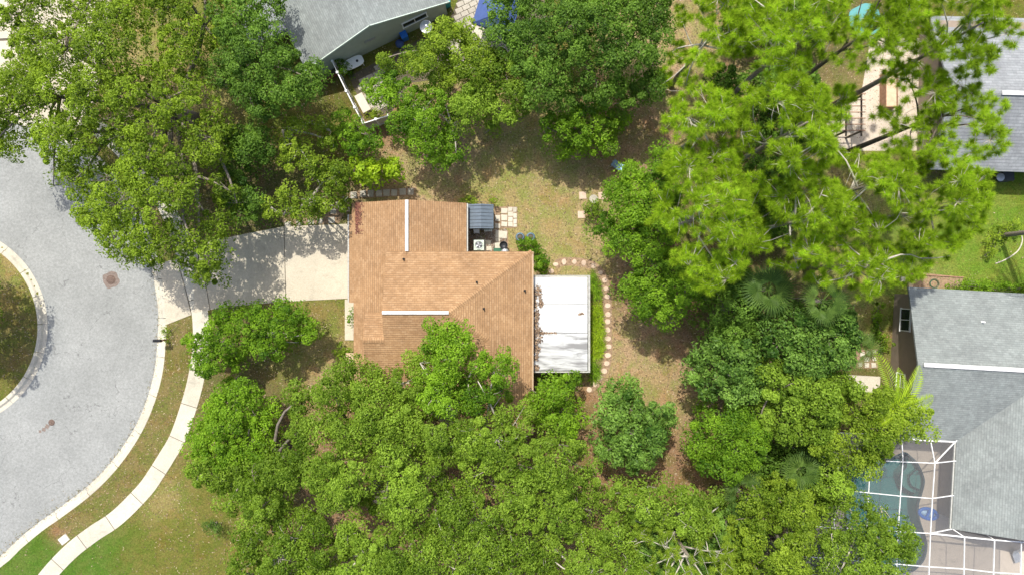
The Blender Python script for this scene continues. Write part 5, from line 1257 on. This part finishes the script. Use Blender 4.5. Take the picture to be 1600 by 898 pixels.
pine('broad pine in the middle of the pine stand', [(1175, 130), (1240, 120), (1300, 140), (1320, 200), (1310, 260), (1250, 285), (1190, 270), (1172, 200)], 12, 16.5, (1160, 240), gap=.06, tvar=(.4, 1), group=PG)
pine('lower pine in the stand above the palm fronds', [(1175, 270), (1250, 285), (1310, 270), (1335, 330), (1320, 400), (1262, 418), (1215, 392), (1172, 380)], 11, 15, (1165, 350), gap=.06, tvar=(.3, .9), group=PG)
pine('pine with dark trunk left of the pergola', [(1300, -40), (1420, -40), (1430, 30), (1400, 80), (1370, 110), (1320, 120), (1305, 80), (1330, 30)], 12, 16, (1230, 150), gap=.06, tvar=(.1, .8), bark='bark_dark', group=PG)
pine('pine hanging over the pale grey roof at the top right', [(1420, -40), (1560, -40), (1595, 15), (1592, 60), (1570, 100), (1530, 115), (1490, 95), (1445, 90), (1415, 40)], 12, 16, (1330, 130), gap=.12, tvar=(.1, .8), group=PG)
pine('sparse pine spread over the pale patio', [(1400, 95), (1450, 90), (1500, 120), (1560, 150), (1578, 200), (1560, 235), (1500, 250), (1440, 240), (1400, 215), (1385, 160)], 10, 13, (1360, 250), gap=.24, bark='bark_dark', tvar=(.2, .9), group=PG)
pine('pine right of the pergola and below the pale patio', [(1300, 215), (1350, 225), (1420, 235), (1440, 290), (1420, 350), (1360, 370), (1310, 340), (1300, 280)], 10, 14, (1250, 290), gap=.06, tvar=(.3, 1), group=PG)
pine('pine nearest the bright lawn at the right edge', [(1440, 245), (1500, 255), (1550, 270), (1562, 320), (1550, 370), (1500, 390), (1440, 385), (1425, 330)], 9.5, 13, (1380, 320), gap=.06, tvar=(.2, .9), group=PG)
pine('low pine bough above the corner of the grey roofed house', [(1300, 350), (1360, 372), (1440, 385), (1480, 400), (1460, 425), (1400, 450), (1340, 470), (1290, 455), (1265, 410)], 8, 11, (1290, 380), gap=.18, tvar=(.3, 1), group=PG)
pine('thin young pine in the gap below the top left pine', [(1300, 130), (1345, 125), (1345, 150), (1325, 165), (1300, 200)], 10, 12, (1210, 210), gap=.15, tvar=(.4, 1), group=PG)

for lab_, pl_y in (('understory shrub in the gap under the topmost left pine', [(1100, 110), (1150, 100), (1165, 140), (1160, 165), (1110, 150)]),
                   ('understory shrub between the yellowish pines and dark evergreens', [(1060, 400), (1120, 390), (1175, 410), (1180, 460), (1120, 470), (1080, 450)]),
                   ('understory shrub right of the yellowish pines in deep shade', [(1165, 230), (1230, 250), (1260, 330), (1230, 380), (1180, 370), (1165, 300)]),
                   ('understory shrub under the broad middle pine', [(1180, 90), (1260, 100), (1290, 150), (1260, 230), (1190, 220), (1172, 150)]),
                   ('understory shrub under the pines at the top edge', [(1120, -20), (1290, -20), (1290, 60), (1220, 80), (1150, 60)])):
    tree('shrub', lab_, pl_y, 1.6, 4.0, 'dark', None, lobe=2.0, dens=330, gap=.08, cat='shrub', L=.24, Wd=.14, limbs=3, twigs=.2)
tree('broadleaf_tree', 'dark leafy understory tree in the gap behind the airy white twigs', [(1000, 790), (1100, 800), (1170, 780), (1190, 860), (1180, 930), (1010, 930), (980, 860)], 2.5, 5.0, 'blue', None, lobe=2.0, dens=360, gap=.1, L=.24, Wd=.13)
tree('shrub', 'dark leafy understory shrub beneath the pool corner tree', [(1180, 690), (1290, 690), (1330, 740), (1300, 800), (1200, 790), (1170, 740)], 1.5, 3.4, 'dark', None, lobe=2.0, dens=330, gap=.08, cat='shrub', L=.24, Wd=.14, limbs=3, twigs=.2)
# --- palms
def fan_frond(base, direction, Lp, Lf, root, name='frond', mat='palm', seg=22):
    d = Vector(direction).normalized(); b = Vector(base); tip = b+d*Lp
    side = d.cross(Vector((0, 0, 1))).normalized(); upv = side.cross(d).normalized()
    m = MB(); m.tube([b, b+d*Lp*.5+Vector((0, 0, .06)), tip], [.03, .022, .015], 4)
    for i in range(seg):
        a = (i/(seg-1)-.5)*R(250); v_ = d*math.cos(a)+side*math.sin(a)
        l = Lf*(1-.35*abs(a)/R(125))*random.uniform(.9, 1.08); w = .045*Lf+.01
        p1 = tip+v_*l*.5+Vector((0, 0, .02)); p2 = tip+v_*l+Vector((0, 0, -.18*l))
        sd = v_.cross(upv).normalized()*w*.5
        m.add([tip, p1-sd, p2, p1+sd, p1+upv*.02], [(0, 1, 4), (0, 4, 3), (1, 2, 4), (4, 2, 3)])
    me = m.mesh(name, LEAF[mat]); a = me.attributes.new('tint', 'FLOAT', 'POINT'); a.data.foreach_set('value', np.clip(random.uniform(.1, .8)+rng.normal(0, .15, len(me.vertices)), 0, 1).astype(np.float32))
    return link(name, me, root)
def fan_palm(label, px, py, hb, n=13, Lp=.9, Lf=1.0, mat='palm', name='fan_palm', stem=True):
    c = P(px, py, hb); root = empty(name, (c.x, c.y, 0), label, 'palm')
    MB().tube([(c.x, c.y, -.02), (c.x+.05, c.y, hb*.5), (c.x, c.y, hb)], [.2, .16, .14], 9).build('trunk', M['bark'], root)
    for k in range(n):
        a = k*2.4+random.uniform(-.2, .2); e = random.uniform(-.15, .75)
        fan_frond((c.x, c.y, hb), (math.cos(a), math.sin(a), e), Lp*random.uniform(.8, 1.15), Lf*random.uniform(.85, 1.1), root, mat=mat)
def feather_frond(base, az, L, droop, root, mat='areca', w=.42, n=26, rise=.5):
    m = MB(); pts = []; b = Vector(base)
    for i in range(9):
        t = i/8; pts.append(b+Vector((math.cos(az)*L*t, math.sin(az)*L*t, rise*L*t-droop*L*t*t)))
    m.tube(pts, [.03-.0026*i for i in range(9)], 4)
    for i in range(2, n):
        t = i/n; f = t*8; k = min(7, int(f)); p = pts[k].lerp(pts[k+1], f-k); d = (pts[k+1]-pts[k]).normalized(); s = d.cross(Vector((0, 0, 1))).normalized()
        l = w*(math.sin(math.pi*min(1, t*.9+.12))**.6)*1.2
        for sg in (-1, 1):
            v_ = (s*sg+d*.75+Vector((0, 0, .12))).normalized(); e = p+v_*l+Vector((0, 0, -.12*l)); md = p+v_*l*.5+Vector((0, 0, .02)); sd = d*.05
            m.add([p, md-sd, e, md+sd], [(0, 1, 2, 3)])
    me = m.mesh('frond', LEAF[mat]); a = me.attributes.new('tint', 'FLOAT', 'POINT'); a.data.foreach_set('value', np.clip(random.uniform(.3, .9)+rng.normal(0, .15, len(me.vertices)), 0, 1).astype(np.float32))
    return link('frond', me, root)
fan_palm('fan palm with dark grey-green fronds just below the pine stand', 1200, 452, 7.6, 20, .75, 1.45)
fan_palm('fan palm behind the tall glossy evergreen near the lawn strip', 1285, 470, 8.6, 12, .9, 1.1)
fan_palm('fan palm in the dark gap left of the pool corner', 1250, 735, 5.0, 18, .6, 1.3)
fan_palm('low fan palm in the dark gap by the lower evergreen', 1160, 772, 5.2, 12, .9, 1.1)
fan_palm('fan palm half hidden under the mottled evergreen edge', 1335, 545, 6.0, 10, .9, 1.1)
def feather_palm(label, px, py, hb, fr, name='feather_palm'):
    c = P(px, py, hb); root = empty(name, (c.x, c.y, 0), label, 'palm')
    MB().tube([(c.x, c.y, -.02), (c.x, c.y, hb)], [.11, .07], 8).build('stem', M['bark'], root)
    for az, L, dr_, w in fr: feather_frond((c.x, c.y, hb), R(az), L, dr_, root, w=w)
feather_palm('yellow-green feather palm with arching fronds over the grey roof edge', 1398, 638, 7.6, [(52, 3.6, .75, .62), (12, 3.3, .8, .6), (102, 4.0, .8, .6), (-35, 2.6, .8, .5), (-140, 2.2, .8, .5), (150, 2.0, .8, .5), (75, 2.8, .8, .5), (-80, 2.2, .8, .5)])
# ringed palm trunk at the right edge, crown above and outside the picture
c = P(1561, 368); pt_ = empty('palm_tree', (c.x, c.y, 0), 'tall palm with a ringed grey trunk leaving the picture at the right edge', 'palm')
m = MB(); N_ = 60; m.tube([(c.x, c.y-.0, 9.5*i/N_) for i in range(N_+1)], [.17+.012*(i % 2)+.05*max(0, 1-i/6) for i in range(N_+1)], 12); m.build('trunk', M['bark'], pt_)
for k in range(16): feather_frond((c.x, c.y, 9.5), k*2.4, random.uniform(2.6, 3.2), .95, pt_, mat='palm', w=.5, rise=.55)
# island tree off to the left whose shade falls on the island grass
tree('island_tree', 'oak on the turning circle island just outside the left edge', [(-230, 400), (-120, 380), (-55, 420), (-45, 470), (-70, 540), (-160, 560), (-240, 500)], 5, 8, 'oak', (-95, 490), lobe=2.2, dens=420, gap=.15)

# --- shrubs and borders
def bush(label, poly, zt, leaf, zb=.3, **kw):
    kw.setdefault('puff', .30); kw.setdefault('dens', 650); kw.setdefault('L', .13); kw.setdefault('Wd', .07)
    return tree('shrub', label, poly, zb, zt, leaf, None, lobe=kw.pop('lobe', .9), cat='shrub', limbs=2, twigs=.2, rt=.03, **kw)
bush('yellow-green shrub behind the blue-grey shed roof', [(716, 317), (722, 306), (745, 304), (768, 306), (776, 314), (776, 326), (770, 320), (732, 319)], 1.6, 'yellow')
bush('green shrub wrapped round the back corner of the brown roof', [(806, 374), (825, 368), (842, 380), (856, 402), (854, 426), (834, 428), (833, 396), (812, 394)], 1.5, 'bright', L=.16, Wd=.09)
bush('round yellow-green shrub by the front porch', [(518, 545), (530, 532), (545, 533), (548, 552), (540, 566), (524, 562)], 1.2, 'yellow')
bush('narrow clipped shrub strip at the front wall beside the white walk', [(546, 480), (553, 476), (555, 500), (552, 510), (546, 502)], 1.1, 'bright')
bush('dark green shrub inside the white fence', [(522, 88), (545, 86), (548, 112), (541, 126), (531, 118), (524, 102)], 1.4, 'bright')
bush('weedy green clump beside the storage bench', [(572, 180), (590, 168), (602, 180), (585, 190)], .7, 'yellow')
bush('sprawling green shrub row above the grey roofed brown house', [(1480, 450), (1510, 436), (1560, 440), (1620, 446), (1620, 452), (1500, 458)], 1.3, 'bright', hproj=.9)
bush('small plant at the base of the black mailbox', [(247, 514), (256, 508), (264, 514), (268, 530), (262, 540), (254, 530)], .5, 'oak', zb=.1, dens=330)
bush('grassy green strip along the brown wall below the lawn', [(1366, 470), (1380, 470), (1380, 530), (1368, 535), (1362, 510)], .4, 'bright', zb=.05)
bush('pinkish shrub at the foot of the brown wall', [(1375, 520), (1390, 515), (1392, 545), (1378, 548)], .8, 'yellow', zb=.1)
bush('orange tinged shrub beside the pale garden slab', [(1318, 595), (1335, 588), (1345, 605), (1330, 622), (1316, 615)], 1.6, 'yellow', zb=.5)
bush('yellow clump of shrub in the palm bed on the right lawn', [(1540, 372), (1565, 345), (1592, 345), (1596, 368), (1565, 378), (1552, 408), (1540, 400)], .8, 'yellow', zb=.1, dens=500)
for (p_, lab, lf) in (([(835, 588), (850, 583), (900, 583), (912, 588), (908, 598), (840, 600)], 'green shrub row at the lower edge of the white porch roof', 'bright'),):
    bush(lab, p_, 2.1, lf, zb=1.0)
# strappy liriope border along the porch
def strappy(label, poly_px, n, mat, Lr=(.35, .6)):
    poly = np.array([P2(*p) for p in poly_px]); pp = hexpts(poly, math.sqrt(1.0/n), .5); c = pp.mean(0)
    root = empty('border_plant', (c[0], c[1], 0), label, 'plant')
    need = 26; N = len(pp)*need; ci = np.repeat(np.arange(len(pp)), need)
    a = rng.uniform(0, 2*np.pi, N); L = rng.uniform(*Lr, N); ht = rng.uniform(.25, .5, N)
    d = np.c_[np.cos(a), np.sin(a)]; w = .014
    org = np.c_[pp[ci], np.zeros(N)]; sd = np.c_[-d[:, 1], d[:, 0], np.zeros(N)]*w
    mid = org+np.c_[d*(L*.45)[:, None], ht]; tip = org+np.c_[d*L[:, None], ht*.7]
    v = np.stack([org, mid-sd, tip, mid+sd], 1)
    link('leaves', np_mesh('leaves', v.reshape(-1, 3), 4, LEAF[mat], attr=np.clip(np.repeat(rng.uniform(.2, .9, len(pp)), need)+rng.normal(0, .15, N), 0, 1)), root, 'stuff')
strappy('dark green strappy border plants at the upper right of the porch', [(922, 425), (931, 425), (937, 455), (934, 470), (923, 470)], 12, 'bright')
strappy('yellow-green strappy border plants along the right side of the porch', [(923, 470), (935, 470), (941, 500), (941, 540), (936, 560), (923, 560)], 12, 'areca')
strappy('short green strappy plants at the lower right corner of the porch', [(923, 560), (935, 560), (938, 580), (930, 600), (922, 590)], 12, 'bright')

# ------------------------------------------------------------------ grass blades and leaf litter over the soil
hide = [np.array([P2(*p) for p in q]) for q in ([(540, 312), (835, 388), (835, 640), (545, 640)], drive_px, [(243, 405), (330, 380), (330, 487), (258, 507)], [(832, 430), (922, 430), (922, 582), (832, 582)], [(1290, 670), (1640, 670), (1640, 960), (1290, 960)], [(1400, 455), (1640, 455), (1640, 960), (1400, 960)], [(-200, -200), (190, -200), (150, 160), (-200, 200)])]
N = 230000
gx_ = rng.uniform(-44, 42, N); gy_ = rng.uniform(-25, 25, N)
ok = ~(inpoly(gx_, gy_, road_poly+0) & (np.hypot(gx_-IC[0], gy_-IC[1]) > IR_IN-.1))
ok &= ~((dist_edge(gx_, gy_, np.vstack([road_edge, road_edge[::-1]])[::3]) < .73))
wp_ = np.vstack([walk-walk_n*.02, (walk+walk_n*1.27)[::-1]])[::2]
ok &= ~inpoly(gx_, gy_, wp_)
for h_ in hide: ok &= ~inpoly(gx_, gy_, h_)
gx_, gy_ = gx_[ok], gy_[ok]; n = len(gx_)
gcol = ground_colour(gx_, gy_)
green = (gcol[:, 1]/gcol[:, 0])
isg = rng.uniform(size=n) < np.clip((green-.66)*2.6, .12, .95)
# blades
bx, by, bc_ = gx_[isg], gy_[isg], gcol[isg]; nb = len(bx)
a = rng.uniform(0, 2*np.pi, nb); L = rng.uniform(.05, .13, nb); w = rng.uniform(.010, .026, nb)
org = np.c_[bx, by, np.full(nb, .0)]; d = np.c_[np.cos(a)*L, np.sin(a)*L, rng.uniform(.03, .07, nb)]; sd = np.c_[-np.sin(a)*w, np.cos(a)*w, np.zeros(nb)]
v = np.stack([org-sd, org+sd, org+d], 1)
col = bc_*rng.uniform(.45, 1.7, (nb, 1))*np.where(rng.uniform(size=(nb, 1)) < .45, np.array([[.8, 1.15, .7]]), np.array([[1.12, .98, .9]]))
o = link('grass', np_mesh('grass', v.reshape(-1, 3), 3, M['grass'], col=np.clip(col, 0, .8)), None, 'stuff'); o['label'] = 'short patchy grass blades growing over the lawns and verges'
dx, dy, dc = gx_[~isg], gy_[~isg], gcol[~isg]
o = litter('leaf_litter', np.c_[dx, dy, np.full(len(dx), .004)], (.025, .075), [(.24, .165, .10), (.31, .235, .15), (.17, .11, .07), (.40, .32, .21), (.10, .07, .045)], M['litter'], label='scattered dry brown leaves and twigs over the bare soil')
# leaf debris washed along the gutter of the street kerb
gp = []
for k in range(2600):
    i = int(rng.integers(0, len(vis))); nv = VN[i]
    low = vis[i][1] < -16; off = abs(rng.normal(0, .10 if low else .05))*(1 if rng.uniform() < .8 else 4)
    if not low and rng.uniform() < .55: continue
    gp.append((vis[i][0]-nv[0]*off+rng.normal(0, .12), vis[i][1]-nv[1]*off+rng.normal(0, .12), -.116))
litter('leaf_litter', np.array(gp), (.02, .06), [(.16, .13, .06), (.22, .17, .09), (.10, .12, .04), (.30, .25, .14)], M['litter'], label='thin line of dry leaf debris along the street gutter')
pb_ = np.array([(*P2(rng.uniform(730, 792), rng.uniform(358, 393)), .012) for _ in range(2600)])
litter('gravel', pb_, (.03, .07), [(.30, .26, .21), (.42, .38, .32), (.18, .15, .12), (.10, .08, .06), (.24, .15, .10)], M['litter'], label='loose dark gravel round the air conditioner and grill')
print('leaves', NL, 'tris', sum(sum(len(p.vertices)-2 for p in o.data.polygons) if len(o.data.polygons)<5000 else len(o.data.loops)//max(1,len(o.data.polygons))*len(o.data.polygons)-2*len(o.data.polygons) for o in scn.objects if o.type=='MESH'))
